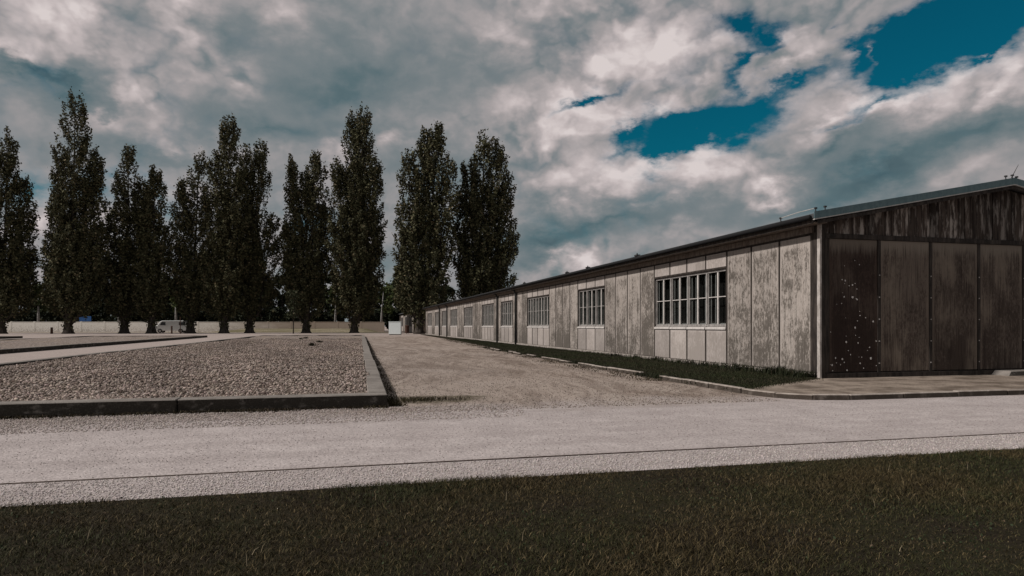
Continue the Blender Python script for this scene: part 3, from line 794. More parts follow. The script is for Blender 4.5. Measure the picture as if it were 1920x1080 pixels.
def gable():
    zt, zp0 = 2.89, 0.15
    mb = MB()
    mb.box(XF + 0.205, XR - 0.2, YF + 0.03, YF + 0.18, 0.02, 3.22)
    x0, x1 = XF + 0.1, XR - 0.1
    p = [(x0, 3.22), (x1, 3.22), (x1, roof_z(x1) - 0.10), (RX, RZ - 0.10), (x0, roof_z(x0) - 0.10)]
    i = len(mb.v); mb.v += [(x, YF + 0.03, z) for x, z in p] + [(x, YF + 0.1, z) for x, z in p]
    mb.f += [tuple(i + k for k in range(5)), tuple(i + 9 - k for k in range(5))]
    mb.build('gable_frame', M['dark_wood'], hut)
    edges = [9.50, 10.76, 12.08, 13.37, 14.62, 15.9, 17.2, 18.48]
    for k, (a, b) in enumerate(zip(edges[:-1], edges[1:])):
        j = random.uniform(-0.003, 0.003)
        MB().box(a + 0.04, b - 0.04, YF + j, YF + 0.028, zp0, zt).build('gable_panel', M['gable_dark'] if k in (0,) else M['gable_panel'], hut, bevel=0.004)
    for x in edges[:-1]:
        o = MB().box(x - 0.038, x + 0.038, YF - 0.012, YF + 0.027, zp0 - 0.02, zt + 0.003)
        o.build('batten', M['dark_wood'], hut)
        if x > 10:
            b = MB()
            for z in np.arange(0.32, 2.5, 0.46):
                b.box(x - 0.012, x + 0.012, YF - 0.022, YF - 0.0125, z - 0.012, z + 0.012)
            b.build('bolt_heads', M['bolt'], hut)
    MB().box(XF + 0.12, XR, YF - 0.03, YF + 0.027, zt + 0.005, zt + 0.10).build('cross_rail', M['dark_wood'], hut)
    MB().box(XF + 0.12, XR, YF - 0.04, YF + 0.027, 0.03, zp0 - 0.024).build('sill_beam', M['dark_wood'], hut)
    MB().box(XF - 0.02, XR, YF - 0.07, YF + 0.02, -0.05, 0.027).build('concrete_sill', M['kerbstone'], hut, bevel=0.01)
    # boards of the gable triangle
    x = 9.44; n = 0
    while x < XR - 0.15:
        w = random.choice((0.17, 0.2, 0.23, 0.26, 0.3, 0.34)); e = min(XR - 0.12, x + w)
        j = random.uniform(-0.010, 0.006); g = random.uniform(0.003, 0.009)
        q = MB()
        ztop = [roof_z(v) - 0.14 for v in (x, e)]
        p = [(x + g, zt + 0.105), (e - g, zt + 0.105 ), (e - g, ztop[1]), (x + g, ztop[0])]
        if x < RX < e: p.insert(3, (RX, RZ - 0.14))
        m = len(p)
        q.v = [(a, YF + j - 0.004, c) for a, c in p] + [(a, YF + 0.026, c) for a, c in p]
        q.f = [tuple(range(m)), tuple(range(2 * m - 1, m - 1, -1))] + [(i, i + m, (i + 1) % m + m, (i + 1) % m) for i in range(m)]
        q.build('gable_board', M['board'], hut)
        x = e
    # corner post: limewashed face between dark trims
    MB().box(XF - 0.026, XF + 0.025, YF - 0.042, YF + 0.045, -0.02, 3.17).build('corner_post', M['post_paint'], hut, bevel=0.006)
    MB().box(XF - 0.02, XF + 0.029, YF + 0.05, YF + 0.20, 0.02, 3.02).build('corner_trim', M['dark_wood'], hut)
    MB().box(XF + 0.028, XF + 0.115, YF - 0.035, YF + 0.05, 0.03, 3.18).build('corner_trim', M['dark_wood'], hut)
    MB().box(XF + 0.118, XF + 0.148, YF - 0.02, YF + 0.03, 0.151, zt).build('corner_bead', M['batten'], hut)
    MB().box(XF + 0.0, XF + 0.14, YF - 0.05, YF + 0.06, 3.185, 3.30).build('eave_block', M['dark_wood'], hut)
    # far end, right wall, ceiling: plain closed volume
    MB().box(XR - 0.2, XR, YF, YE, 0, 3.22).box(XF + 0.21, XR - 0.21, YE - 0.2, YE, 0, 3.22).build('rear_walls', M['panel'], hut)
    # flaked paint on the first panel, px positions read off the photograph
    fl = [(263, 376), (325, 345), (353, 370), (250, 458), (268, 465), (265, 482), (292, 495), (327, 482), (338, 515), (253, 537), (262, 560), (313, 563), (340, 577),
          (335, 572), (218, 605), (355, 648), (357, 672), (270, 686), (341, 704), (390, 686), (328, 745), (435, 708), (178, 770), (330, 790), (352, 802), (275, 830),
          (345, 835), (274, 795), (287, 881), (210, 925), (216, 954), (262, 952), (250, 932), (350, 920), (367, 920), (422, 928), (378, 986), (280, 998), (478, 824), (414, 862),
          (480, 970), (193, 1000), (172, 965), (358, 957), (190, 968), (300, 905), (240, 965), (400, 880), (312, 490), (246, 600)]
    f = MB()
    for (u, v) in fl:
        px, py = 1500 + u * 0.3147, 380 + v * 0.3148
        a = YAW + math.atan((px - 960) / FPX); x = YF * math.tan(a)
        d = x * math.sin(YAW) + YF * math.cos(YAW); z = HC - (py - HZ) / FPX * d
        if x < 9.56 or x > 10.7: x = min(max(x, 9.57), 10.69)
        r = random.choice((0.007, 0.010, 0.013, 0.017, 0.023)); n = 6; ph = random.random() * 6
        ring = [(x + r * random.uniform(0.6, 1.2) * math.cos(ph + 6.283 * k / n), z + 1.15 * r * random.uniform(0.6, 1.2) * math.sin(ph + 6.283 * k / n)) for k in range(n)]
        i = len(f.v)
        f.v += [(a_, YF - 0.009, c_) for a_, c_ in ring] + [(a_, YF - 0.002, c_) for a_, c_ in ring]
        f.f += [tuple(range(i, i + n))] + [(i + k, i + n + k, i + n + (k + 1) % n, i + (k + 1) % n) for k in range(n)]
    tag(f.build('paint_flecks', M['fleck'], hut), kind='stuff')
    # low concrete step at the right
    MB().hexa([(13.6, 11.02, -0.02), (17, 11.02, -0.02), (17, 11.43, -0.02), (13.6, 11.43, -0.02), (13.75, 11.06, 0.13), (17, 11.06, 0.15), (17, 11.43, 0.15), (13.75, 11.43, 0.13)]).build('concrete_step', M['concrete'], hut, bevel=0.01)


long_wall(); roof(); gable()

# second hut farther down the same line
def far_hut():
    r = root('barrack_hut', (XF, 98.5, 0), 'distant second hut seen between white cabinet and poplar trunk', 'hut')
    y0, y1 = 98.5, 131
    c = MB().box(XF, XR, y0, y1, 0, 3.1); c.build('wall_frame', M['dark_wood'], r)
    y = y0 + 0.1; k = 0
    while y < y1 - 1:
        win = k % 8 in (3, 4, 5, 6)
        if win:
            MB().box(XF - 0.02, XF - 0.002, y + 0.03, y + 1.0, 0.14, 1.0).build('wall_panel', M['panel_clean'], r)
            MB().box(XF - 0.02, XF - 0.002, y + 0.03, y + 1.0, 2.6, 2.98).build('wall_panel', M['panel_clean'], r)
            w = MB().box(XF - 0.03, XF - 0.003, y + 0.02, y + 0.1, 1.0, 2.58).box(XF - 0.03, XF - 0.003, y + 0.46, y + 0.54, 1.0, 2.58).build('window', M['frame_paint'], r)
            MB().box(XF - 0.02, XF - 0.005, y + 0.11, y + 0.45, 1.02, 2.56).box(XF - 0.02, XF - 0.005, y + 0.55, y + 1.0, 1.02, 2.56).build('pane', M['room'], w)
        else:
            MB().box(XF - 0.02, XF - 0.002, y + 0.03, y + 1.0, 0.14, 2.98).build('wall_panel', M['panel'], r)
        y += 1.03; k += 1
    for k in range(7):
        a = XF + 0.12 + k * 1.3
        MB().box(a, a + 1.2, y0 - 0.022, y0 - 0.002, 0.14, 2.9).build('gable_panel', M['gable_panel'], r)
    mb = MB()
    for s in (-1, 1):
        x0 = RX + s * (RX - EX); pts = [(RX, RZ), (x0, EZ), (x0, EZ - 0.12), (RX, RZ - 0.12)]
        i = len(mb.v); mb.v += [(x, y0 - 0.28, z) for x, z in pts] + [(x, y1, z) for x, z in pts]
        mb.f += [tuple(i + j for j in f) for f in ((0, 1, 2, 3), (7, 6, 5, 4), (0, 4, 5, 1), (1, 5, 6, 2), (2, 6, 7, 3), (3, 7, 4, 0))]
    mb.build('roof', M['felt'], r)
    MB().poly([(XF, y0, 3.1), (XR, y0, 3.1), (RX, y0, RZ - 0.13)]).build('gable_board', M['board'], r)


far_hut()

# ------------------------------------------------------------------ far boundary wall and small things in front of it
def at(px, Y):
    """world x on the line of sight of a picture column, at depth Y"""
    return Y * math.tan(YAW + math.atan((px - 960) / FPX))


def depth(x, y): return x * math.sin(YAW) + y * math.cos(YAW)


FW = Vector((math.sin(YAW), math.cos(YAW), 0)); RT = Vector((math.cos(YAW), -math.sin(YAW), 0))


def dl(px, d, z=0.0):
    """world point on the line of sight of a picture column, at distance d along the view axis"""
    p = FW * d + RT * ((px - 960) / FPX * d); p.z = z
    return p


def oriented(mb, a, u, n, L, w, z0, z1):
    """box of length L along u and depth w along n, from point a"""
    p = [a, a + u * L, a + u * L + n * w, a + n * w]
    mb.hexa([(q.x, q.y, z0) for q in p] + [(q.x, q.y, z1) for q in p]); return mb


def boundary_wall():
    D = 118.0
    r = root('boundary_wall', dl(360, D), 'long low pale wall stretching behind the poplars', 'wall')
    p = dl(-330, D); end = dl(716, D); L = 4.2
    while (end - p).dot(RT) > 0:
        oriented(MB(), p + RT * 0.02, RT, FW, L - 0.04, 0.22, 0, 1.78 + random.uniform(-0.015, 0.015)).build('wall_section', M['far_wall'], r)
        oriented(MB(), p - RT * 0.14 - FW * 0.02, RT, FW, 0.28, 0.26, 0, 1.90).build('pillar', M['far_wall'], r)
        oriented(MB(), p + RT * 0.145 - FW * 0.03, RT, FW, L - 0.29, 0.28, 1.80, 1.855).build('coping', M['far_wall'], r)
        p = p + RT * L


boundary_wall()


def grass_bank():
    D0, D1 = 108.5, 117.9
    mb = MB(); n = 40; rows = [(0, -0.02), (0.30, 0.10), (0.36, 0.34), (0.62, 0.42), (1, 0.62)]
    g = [[FW * (D0 + (D1 - D0) * t) + RT * (-53 + 29 * i / n) + Vector((0, 0, z * min(1, i / 7, (n - i) / 3) + random.uniform(-0.02, 0.02))) for t, z in rows] for i in range(n + 1)]
    for i in range(n):
        for j in range(len(rows) - 1): mb.poly([g[i][j], g[i + 1][j], g[i + 1][j + 1], g[i][j + 1]])
    tag(mb.build('grass_bank', M['verge'], smooth=True), kind='structure')


grass_bank()
M['sign_blue'] = material('blue_board', lambda t, p: ((0.012, 0.075, 0.23)), 0.6, 0.3)
M['cabinet'] = material('pale_cabinet', paint_fn((0.70, 0.76, 0.76), (0.76, 0.81, 0.81), (0.62, 0.67, 0.67)), 0.6, 0.3)
M['van_white'] = material('white_van_paint', paint_fn((0.78, 0.80, 0.78), (0.84, 0.85, 0.83), (0.66, 0.66, 0.64)), 0.4, 0.45)
M['tyre'] = material('tyre_rubber', lambda t, p: ((0.02, 0.02, 0.02)), 0.9, 0.2)
M['van_glass'] = material('dark_van_glass', lambda t, p: ((0.012, 0.014, 0.016)), 0.15, 0.5)
M['rust'] = material('rusty_brown', lambda t, p: t.mix(t.noise(t.pos, 5), (0.045, 0.022, 0.016), (0.09, 0.05, 0.035)), 0.85, 0.2)

# blue board
q = dl(148, 121); w = (dl(171, 121) - q).length
r = root('blue_board', q, 'small blue board rising above the pale far wall at left', 'board')
oriented(MB(), q, RT, FW, w, 0.08, 1.9, 2.85).build('sign_panel', M['sign_blue'], r, bevel=0.02)
for k in (0.3, w - 0.4): oriented(MB(), q + RT * k + FW * 0.083, RT, FW, 0.1, 0.09, 0, 2.8).build('post', M['dark_metal'], r)

# white cabinet at the end of the forecourt
q = dl(729, 80); w = (dl(751.5, 80) - q).length
r = root('cabinet', q, 'plain white box cabinet standing at the far end of the forecourt', 'cabinet')
oriented(MB(), q, RT, FW, w, 0.7, 0.08, 1.58).build('body', M['cabinet'], r, bevel=0.02)
oriented(MB(), q - RT * 0.03 - FW * 0.03, RT, FW, w + 0.06, 0.76, 1.583, 1.63).build('lid', M['cabinet'], r, bevel=0.01)
oriented(MB(), q + RT * 0.05 + FW * 0.04, RT, FW, w - 0.1, 0.62, -0.01, 0.079).build('base', M['concrete'], r)

# dark bin beside it
Y = 90.5; x = at(763, Y)
r = root('bin', (x, Y, 0), 'dark reddish brown bin on short legs before the distant hut', 'bin')
MB().tube([(x, Y, 0.12), (x, Y, 0.2), (x, Y, 1.0), (x, Y, 1.05)], [0.24, 0.27, 0.29, 0.30], 12).build('body', M['rust'], r)
MB().tube([(x, Y, 1.055), (x, Y, 1.10), (x, Y, 1.2)], [0.31, 0.31, 0.12], 12).build('lid', M['rust'], r)
for a in (0, 2.1, 4.2): MB().tube([(x + 0.16 * math.cos(a), Y + 0.16 * math.sin(a), 0), (x + 0.16 * math.cos(a), Y + 0.16 * math.sin(a), 0.14)], 0.03, 6).build('leg', M['dark_metal'], r)

# parked white van
def van():
    Y = 112.0; x0, x1 = at(287, Y), at(351, Y); W = 1.9
    r = root('parked_van', ((x0 + x1) / 2, Y, 0), 'white van parked side on between two poplar trunks', 'van')
    b = MB()
    prof = [(x0, 0.35), (x0 + 0.05, 0.95), (x0 + 0.55, 1.15), (x0 + 1.0, 1.78), (x0 + 1.3, 1.92), (x1 - 0.15, 1.95), (x1, 1.75), (x1, 0.35)]
    n = len(prof)
    b.v = [(x, Y, z) for x, z in prof] + [(x, Y + W, z) for x, z in prof]
    b.f = [tuple(range(n)), tuple(range(2 * n - 1, n - 1, -1))] + [(i, i + n, (i + 1) % n + n, (i + 1) % n) for i in range(n)]
    b.build('body', M['van_white'], r, bevel=0.05)
    MB().poly([(x0 + 0.95, Y - 0.008, 1.2), (x0 + 1.75, Y - 0.008, 1.2), (x0 + 1.75, Y - 0.008, 1.7), (x0 + 1.2, Y - 0.008, 1.7)]).build('side_window', M['van_glass'], r)
    MB().poly([(x1 - 1.2, Y - 0.008, 1.2), (x1 - 0.3, Y - 0.008, 1.2), (x1 - 0.3, Y - 0.008, 1.68), (x1 - 1.2, Y - 0.008, 1.68)]).build('side_window', M['van_glass'], r)
    MB().hexa([(x0 + 0.56, Y + 0.12, 1.17), (x0 + 0.56, Y + W - 0.12, 1.17), (x0 + 0.99, Y + W - 0.12, 1.76), (x0 + 0.99, Y + 0.12, 1.76),
               (x0 + 0.54, Y + 0.12, 1.19), (x0 + 0.54, Y + W - 0.12, 1.19), (x0 + 0.97, Y + W - 0.12, 1.78), (x0 + 0.97, Y + 0.12, 1.78)]).build('windscreen', M['van_glass'], r)
    for x in (x0 + 0.95, x1 - 0.95):
        for yy in (Y - 0.02, Y + W - 0.2):
            w = MB().tube([(x, yy, 0.33), (x, yy + 0.22, 0.33)], 0.33, 16).build('wheel', M['tyre'], r)
            MB().tube([(x, yy - 0.012, 0.33), (x, yy + 0.01, 0.33)], 0.19, 12).build('rim', M['drip'], w)
    MB().box(x0 - 0.03, x0 - 0.001, Y + 0.05, Y + W - 0.05, 0.4, 0.58).build('bumper', M['tyre'], r)


van()


def post(px, Y, top, rad, mat, label, name='post'):
    x = at(px, Y)
    r = root(name, (x, Y, 0), label, 'post')
    MB().tube([(x, Y, -0.05), (x, Y, top)], [rad, rad * 0.9], 8).build('shaft', mat, r)
    MB().tube([(x, Y, top + 0.003), (x, Y, top + 0.05)], [rad * 1.15, rad * 0.6], 8).build('cap', mat, r)


post(97, 104, 0.85, 0.17, M['rust'], 'short brown post before the pale wall, right of the leftmost trunk')
post(322, 101, 1.05, 0.12, M['rust'], 'short dark post in front of the parked white van')
post(338, 99, 2.3, 0.055, M['rust'], 'thin tall reddish post near the rear of the white van')

# ------------------------------------------------------------------ vegetation
def leaf_quads(pos, size, flat=0.0):
    """one small bent-free quad per position, random attitude"""
    n = len(pos)
    d = rng.normal(size=(n, 3)); d[:, 2] *= (1 - flat); d /= np.linalg.norm(d, axis=1, keepdims=True)
    h = rng.normal(size=(n, 3)); u = np.cross(d, h); u /= np.linalg.norm(u, axis=1, keepdims=True) + 1e-9
    w = np.cross(d, u)
    s = (size * rng.uniform(0.6, 1.3, n))[:, None]
    u = u * s; w = w * s * 0.75
    v = np.stack([pos - u, pos - w * 0.8, pos + u, pos + w], 1)
    return v.reshape(-1, 3), (np.arange(n)[:, None] * 4 + np.arange(4)[None])


def leaf_cols(pos, a, b, tan, tan_amt):
    n = len(pos)
    t = rng.uniform(0, 1, (n, 1)) ** 1.4
    c = np.array(a) * (1 - t) + np.array(b) * t
    k = (rng.uniform(0, 1, (n, 1)) < tan_amt)
    c = np.where(k, np.array(tan) * rng.uniform(0.6, 1.1, (n, 1)), c)
    return np.repeat(c, 4, 0)


def poplar(plumes, base_px, Y, label, density=1.0):
    xb = at(base_px, Y); d0 = depth(xb, Y); ppm = FPX / d0
    R = np.array((math.cos(YAW), -math.sin(YAW), 0)); F = np.array((math.sin(YAW), math.cos(YAW), 0))
    def P(px, py, dd=0.0):
        o = np.array((xb, Y, 0)) + R * (px - base_px) / ppm + F * dd
        o[2] = HC + (HZ - py) / ppm
        return o
    r = root('poplar_tree', (xb, Y, 0), label, 'tree', 'poplars along the avenue')
    trunk = MB(); leaves = []
    ztop = max(P(p[0], p[1])[2] for p in plumes)
    for i, (xt, yt, xs, ys, hw) in enumerate(plumes):
        dd = random.uniform(-1.2, 1.2) if i else 0.0
        top = P(xt, yt, dd); bot = P(xs, ys, dd * 0.6)
        H = top[2] - bot[2]; rad = 1.16 * hw / ppm
        nb = int(30 + H * 4.2)
        # stem of the plume
        fork = np.array((xb, Y, 0.6 + 1.2 * random.random()))
        mid = bot * 0.6 + top * 0.4
        rr = 0.30 if i == 0 else 0.16
        trunk.tube([fork if i else (xb, Y, 0.9), bot + np.array((0, 0, 0.8)), mid, top * 0.93 + bot * 0.07], [rr * 1.1, rr, rr * 0.6, 0.03], 6)
        for b in range(nb):
            s0 = random.random() ** 0.9 * 0.90
            ph = random.random() * 6.283
            ds = random.uniform(0.08, 0.20) * (1 - 0.4 * s0)
            s1 = min(1.0, s0 + ds)
            prof = lambda s: min(1.0, 0.62 + 1.6 * s) * math.sqrt(max(0.0, 1 - max(0.0, (s - 0.22) / 0.79) ** 2.2))
            k = rad * max(0.16, prof(s1)) * random.uniform(0.50, 1.02)
            a = bot + (top - bot) * s0
            e = bot + (top - bot) * s1 + R * math.cos(ph) * k + F * math.sin(ph) * k
            if b % 4 == 0:
                trunk.tube([a, a * 0.5 + e * 0.5 + (R * math.cos(ph) + F * math.sin(ph)) * k * 0.2, e], [0.055, 0.04, 0.01], 3, cap=False)
            L = np.linalg.norm(e - a)
            m = int((20 + L * 19) * density * (1.10 - 0.34 * s0))
            t = rng.uniform(0.12, 1.06, m) ** 0.75
            bend = np.sin(t * math.pi)[:, None] * (R * math.cos(ph) + F * math.sin(ph))[None] * k * 0.25
            p = a[None] + (e - a)[None] * t[:, None] + bend
            p += rng.normal(size=(m, 3)) * np.array((0.24, 0.24, 0.36)) * (0.65 + 0.5 * (1 - t))[:, None]
            leaves.append(p)
    # shoots round the foot
    m = 420
    th = rng.uniform(0, 6.283, m); zz = rng.uniform(0.5, 4.2, m); q = rng.uniform(0.3, 1.0, m) * (0.5 + 0.28 * zz)
    leaves.append(np.stack([xb + q * np.cos(th), Y + q * np.sin(th), zz], -1))
    trunk.tube([(xb, Y, -0.1), (xb, Y, 0.25), (xb, Y, 1.0), (xb + 0.05, Y, 3.0), (xb + 0.1, Y, 6.0)], [0.95, 0.68, 0.50, 0.42, 0.30], 12)
    trunk.build('trunk', M['bark'], r, smooth=True)
    pos = np.concatenate(leaves); pos = pos[pos[:, 2] > 0.4]
    v, f = leaf_quads(pos, 0.165)
    np_mesh('crown', v - np.array((xb, Y, 0)), f, M['leaf'], r, colors=leaf_cols(pos, (0.026, 0.027, 0.014), (0.112, 0.108, 0.058), (0.165, 0.135, 0.080), 0.08), quads=True)
    return len(pos)


POPLARS = [
    ([(16, 240, 5, 600, 34), (42, 330, 22, 600, 28), (46, 440, 25, 600, 30), (-30, 262, -14, 600, 40), (-62, 380, -25, 600, 28)], 2, 106, 'poplar cut off by the left edge of the photo'),
    ([(142, 168, 132, 600, 40), (174, 285, 148, 600, 30), (112, 275, 120, 600, 30), (92, 430, 112, 600, 27), (178, 410, 148, 600, 30), (135, 320, 130, 605, 40)], 128, 104, 'tallest and fullest poplar of the left group, one pointed tip'),
    ([(242, 272, 235, 600, 34), (218, 380, 230, 600, 27), (258, 330, 240, 600, 26), (210, 480, 226, 600, 20)], 233, 108, 'slim poplar with a leaning tip, second from the tallest left one'),
    ([(291, 311, 284, 605, 28), (272, 345, 280, 605, 24), (308, 420, 290, 600, 22), (262, 470, 276, 600, 18)], 284, 106, 'short poplar nearest the parked white van, left of it'),
    ([(374, 282, 360, 605, 30), (347, 340, 355, 605, 25), (336, 460, 350, 600, 20)], 357, 107, 'poplar just right of the white van, stepped left outline'),
    ([(431, 215, 421, 600, 36), (402, 285, 413, 600, 32), (452, 310, 428, 605, 28), (425, 350, 420, 605, 38)], 420, 105, 'high poplar in the middle of the dense central clump'),
    ([(488, 262, 472, 600, 27), (462, 272, 467, 600, 26), (510, 400, 482, 600, 26), (470, 430, 470, 600, 34)], 468, 108, 'poplar with a forked top at the right of the central clump'),
    ([(592, 283, 578, 600, 33), (548, 293, 562, 600, 20), (572, 310, 572, 600, 30), (540, 420, 558, 600, 18), (606, 380, 584, 600, 24)], 574, 106, 'blunt twin topped poplar standing alone left of the forecourt'),
    ([(682, 202, 668, 600, 33), (659, 202, 662, 600, 27), (707, 300, 675, 605, 30), (636, 300, 655, 600, 28), (668, 300, 665, 605, 48), (712, 420, 680, 600, 22)], 664, 104, 'tallest poplar near the bed corner, broad dark body'),
    ([(822, 232, 795, 600, 36), (797, 240, 787, 600, 32), (768, 283, 778, 600, 30), (757, 430, 774, 600, 26), (845, 300, 812, 600, 30), (750, 500, 772, 600, 22)], 786, 90, 'wide poplar rising at the far end of the long hut, left of its neighbour'),
    ([(910, 246, 893, 600, 38), (936, 262, 903, 600, 34), (952, 320, 910, 600, 32), (872, 300, 882, 600, 32), (962, 430, 918, 600, 28), (905, 330, 895, 600, 46)], 893, 90, 'rightmost poplar rising behind the roof of the long hut'),
]
nl = sum(poplar(*p) for p in POPLARS)
print('poplar leaves', nl)


# slim young tree in front of the twin topped poplar
def sapling():
    Y = 98.0; x = at(550, Y)
    r = root('young_tree', (x, Y, 0), 'thin young tree standing before the blunt twin topped poplar', 'tree')
    MB().tube([(x, Y, -0.05), (x + 0.03, Y, 2.0), (x + 0.05, Y, 5.5)], [0.10, 0.08, 0.02], 8).build('trunk', M['bark'], r)
    p = np.stack([x + rng.normal(0, 0.45, 700), Y + rng.normal(0, 0.45, 700), rng.uniform(2.2, 6.2, 700)], -1)
    v, f = leaf_quads(p, 0.13)
    np_mesh('crown', v - np.array((x, Y, 0)), f, M['leaf'], r, colors=leaf_cols(p, (0.018, 0.022, 0.010), (0.05, 0.054, 0.03), (0.08, 0.07, 0.04), 0.05), quads=True)


sapling()


def round_crown(cx, cy, h, w, z0, n):
    """leaf positions of a broadleaf crown made of many uneven clumps"""
    out = []
    k = 22
    for i in range(k):
        a = random.random() * 6.283; s = random.random()
        z = z0 + (h - z0) * (0.08 + 0.86 * s); q = w * math.sqrt(max(0.05, 1 - (2 * s - 0.9) ** 2 * 0.8)) * random.uniform(0.25, 0.85)
        m = n // k
        d = rng.normal(size=(m, 3)); d /= np.linalg.norm(d, axis=1, keepdims=True)
        rr = random.uniform(0.16, 0.34) * w * rng.uniform(0.35, 1.05, (m, 1))
        out.append(np.array((cx + q * math.cos(a), cy + q * math.sin(a), z)) + d * rr * np.array((1, 1, 0.85)))
    return np.concatenate(out)


def wood():
    pos = []; cols = []; tr = MB()
    lat, end = -165.0, -14.0
    while lat < end:
        for row, D in enumerate((133, 142, 153)):
            c0 = FW * (D + random.uniform(-2, 2)) + RT * (lat + random.uniform(-2, 2)); cx, Y = c0.x, c0.y
            h = random.uniform(8.5, 13.0) * (1.0 + 0.06 * row); w = random.uniform(3.0, 4.4)
            p = round_crown(cx, Y, h, w, 1.0, 1500)
            pos.append(p); g = random.uniform(0.7, 1.5)
            c = leaf_cols(p, (0.010, 0.014, 0.007), (0.034, 0.042, 0.020), (0.05, 0.05, 0.025), 0.04) * g; cols.append(c)
            tr.tube([(cx, Y, -0.1), (cx, Y, 3), (cx, Y, h * 0.75)], [0.28, 0.2, 0.05], 6)
        # undergrowth closes the view below the crowns
        for q in range(2):
            c0 = FW * (127 + 3 * q) + RT * (lat + random.uniform(-3, 3))
            p = round_crown(c0.x, c0.y, 4.2, 2.6, 0.0, 700); pos.append(p)
            cols.append(leaf_cols(p, (0.008, 0.011, 0.006), (0.026, 0.031, 0.016), (0.05, 0.045, 0.02), 0.04))
        lat += 5.2
    pos = np.concatenate(pos); pos[:, 2] = np.maximum(pos[:, 2], 0.1)
    v, f = leaf_quads(pos, 0.34)
    tag(np_mesh('wood', v, f, M['leaf'], colors=np.concatenate(cols), quads=True), kind='stuff')
    tag(tr.build('wood_trunks', M['bark']), kind='stuff')


wood()


def pale_tree(px, D, h, w, label, lit=1.0, lean=0.0):
    x, Y = dl(px, D)[:2]
    r = root('birch_tree', (x, Y, 0), label, 'tree', 'pale stemmed trees behind the wall')
    MB().tube([(x, Y, -0.1), (x + lean * 0.4, Y, 3.5), (x + lean, Y, h * 0.8)], [0.26, 0.2, 0.05], 8).build('trunk', M['birch'], r, smooth=True)
    p = round_crown(x + lean, Y, h, w, 3.2, 1500)
    v, f = leaf_quads(p, 0.26)
    np_mesh('crown', v - np.array((x, Y, 0)), f, M['leaf'], r, colors=leaf_cols(p, (0.020, 0.028, 0.010), (0.062, 0.074, 0.028), (0.09, 0.08, 0.04), 0.06) * lit, quads=True)


pale_tree(72, 123, 8.6, 2.3, 'pale stemmed tree behind the wall between the two leftmost poplars')
pale_tree(223, 123, 9.0, 2.4, 'pale stemmed tree whose trunk shows right of the blue board', 1.2)
pale_tree(330, 123, 9.4, 2.6, 'light green tree rising behind the parked white van', 1.6)
pale_tree(628, 123, 9.0, 2.5, 'pale stemmed tree directly left of the tallest central poplar', 1.1, 0.3)
pale_tree(714, 123, 9.6, 2.8, 'light green pale stemmed tree left of the white cabinet', 1.8, 0.5)


def blades(name, x, y, z, h, w, col_a, col_b, tan, tan_amt, patch, kind='stuff', label=None, parent=None, lean=0.55):
    n = len(x)
    a = rng.uniform(0, 6.283, n); b = rng.uniform(0, 6.283, n); L = lean * h * rng.uniform(0.2, 1.3, n)
    base = np.stack([x, y, z], -1)
    u = np.stack([np.cos(a), np.sin(a), np.zeros(n)], -1) * (w / 2)[:, None]
    dv = np.stack([np.cos(b), np.sin(b), np.zeros(n)], -1) * L[:, None]
    up = np.zeros((n, 3)); up[:, 2] = h
    v = np.stack([base - u, base + u, base + dv * 0.35 + up * 0.6 - u * 0.7, base + dv * 0.35 + up * 0.6 + u * 0.7, base + dv + up * 0.93], 1)
    o = (np.arange(n) * 5)[:, None]
    t = np.concatenate([o + np.array([[0, 1, 3]]), o + np.array([[0, 3, 2]]), o + np.array([[2, 3, 4]])], 0)
    k = np.clip((rng.uniform(0, 1, (n, 1)) - 0.5) * 0.5 + patch[:, None], 0, 1)
    c = np.array(col_a) * (1 - k) + np.array(col_b) * k
    c = np.where(rng.uniform(0, 1, (n, 1)) < tan_amt * (0.4 + 1.4 * (1 - patch[:, None])), np.array(tan) * rng.uniform(0.5, 1.15, (n, 1)), c)
    return tag(np_mesh(name, v.reshape(-1, 3), t, M['blade'], parent, colors=np.repeat(c * rng.uniform(0.45, 1.6, (n, 1)), 5, 0)), kind=kind)


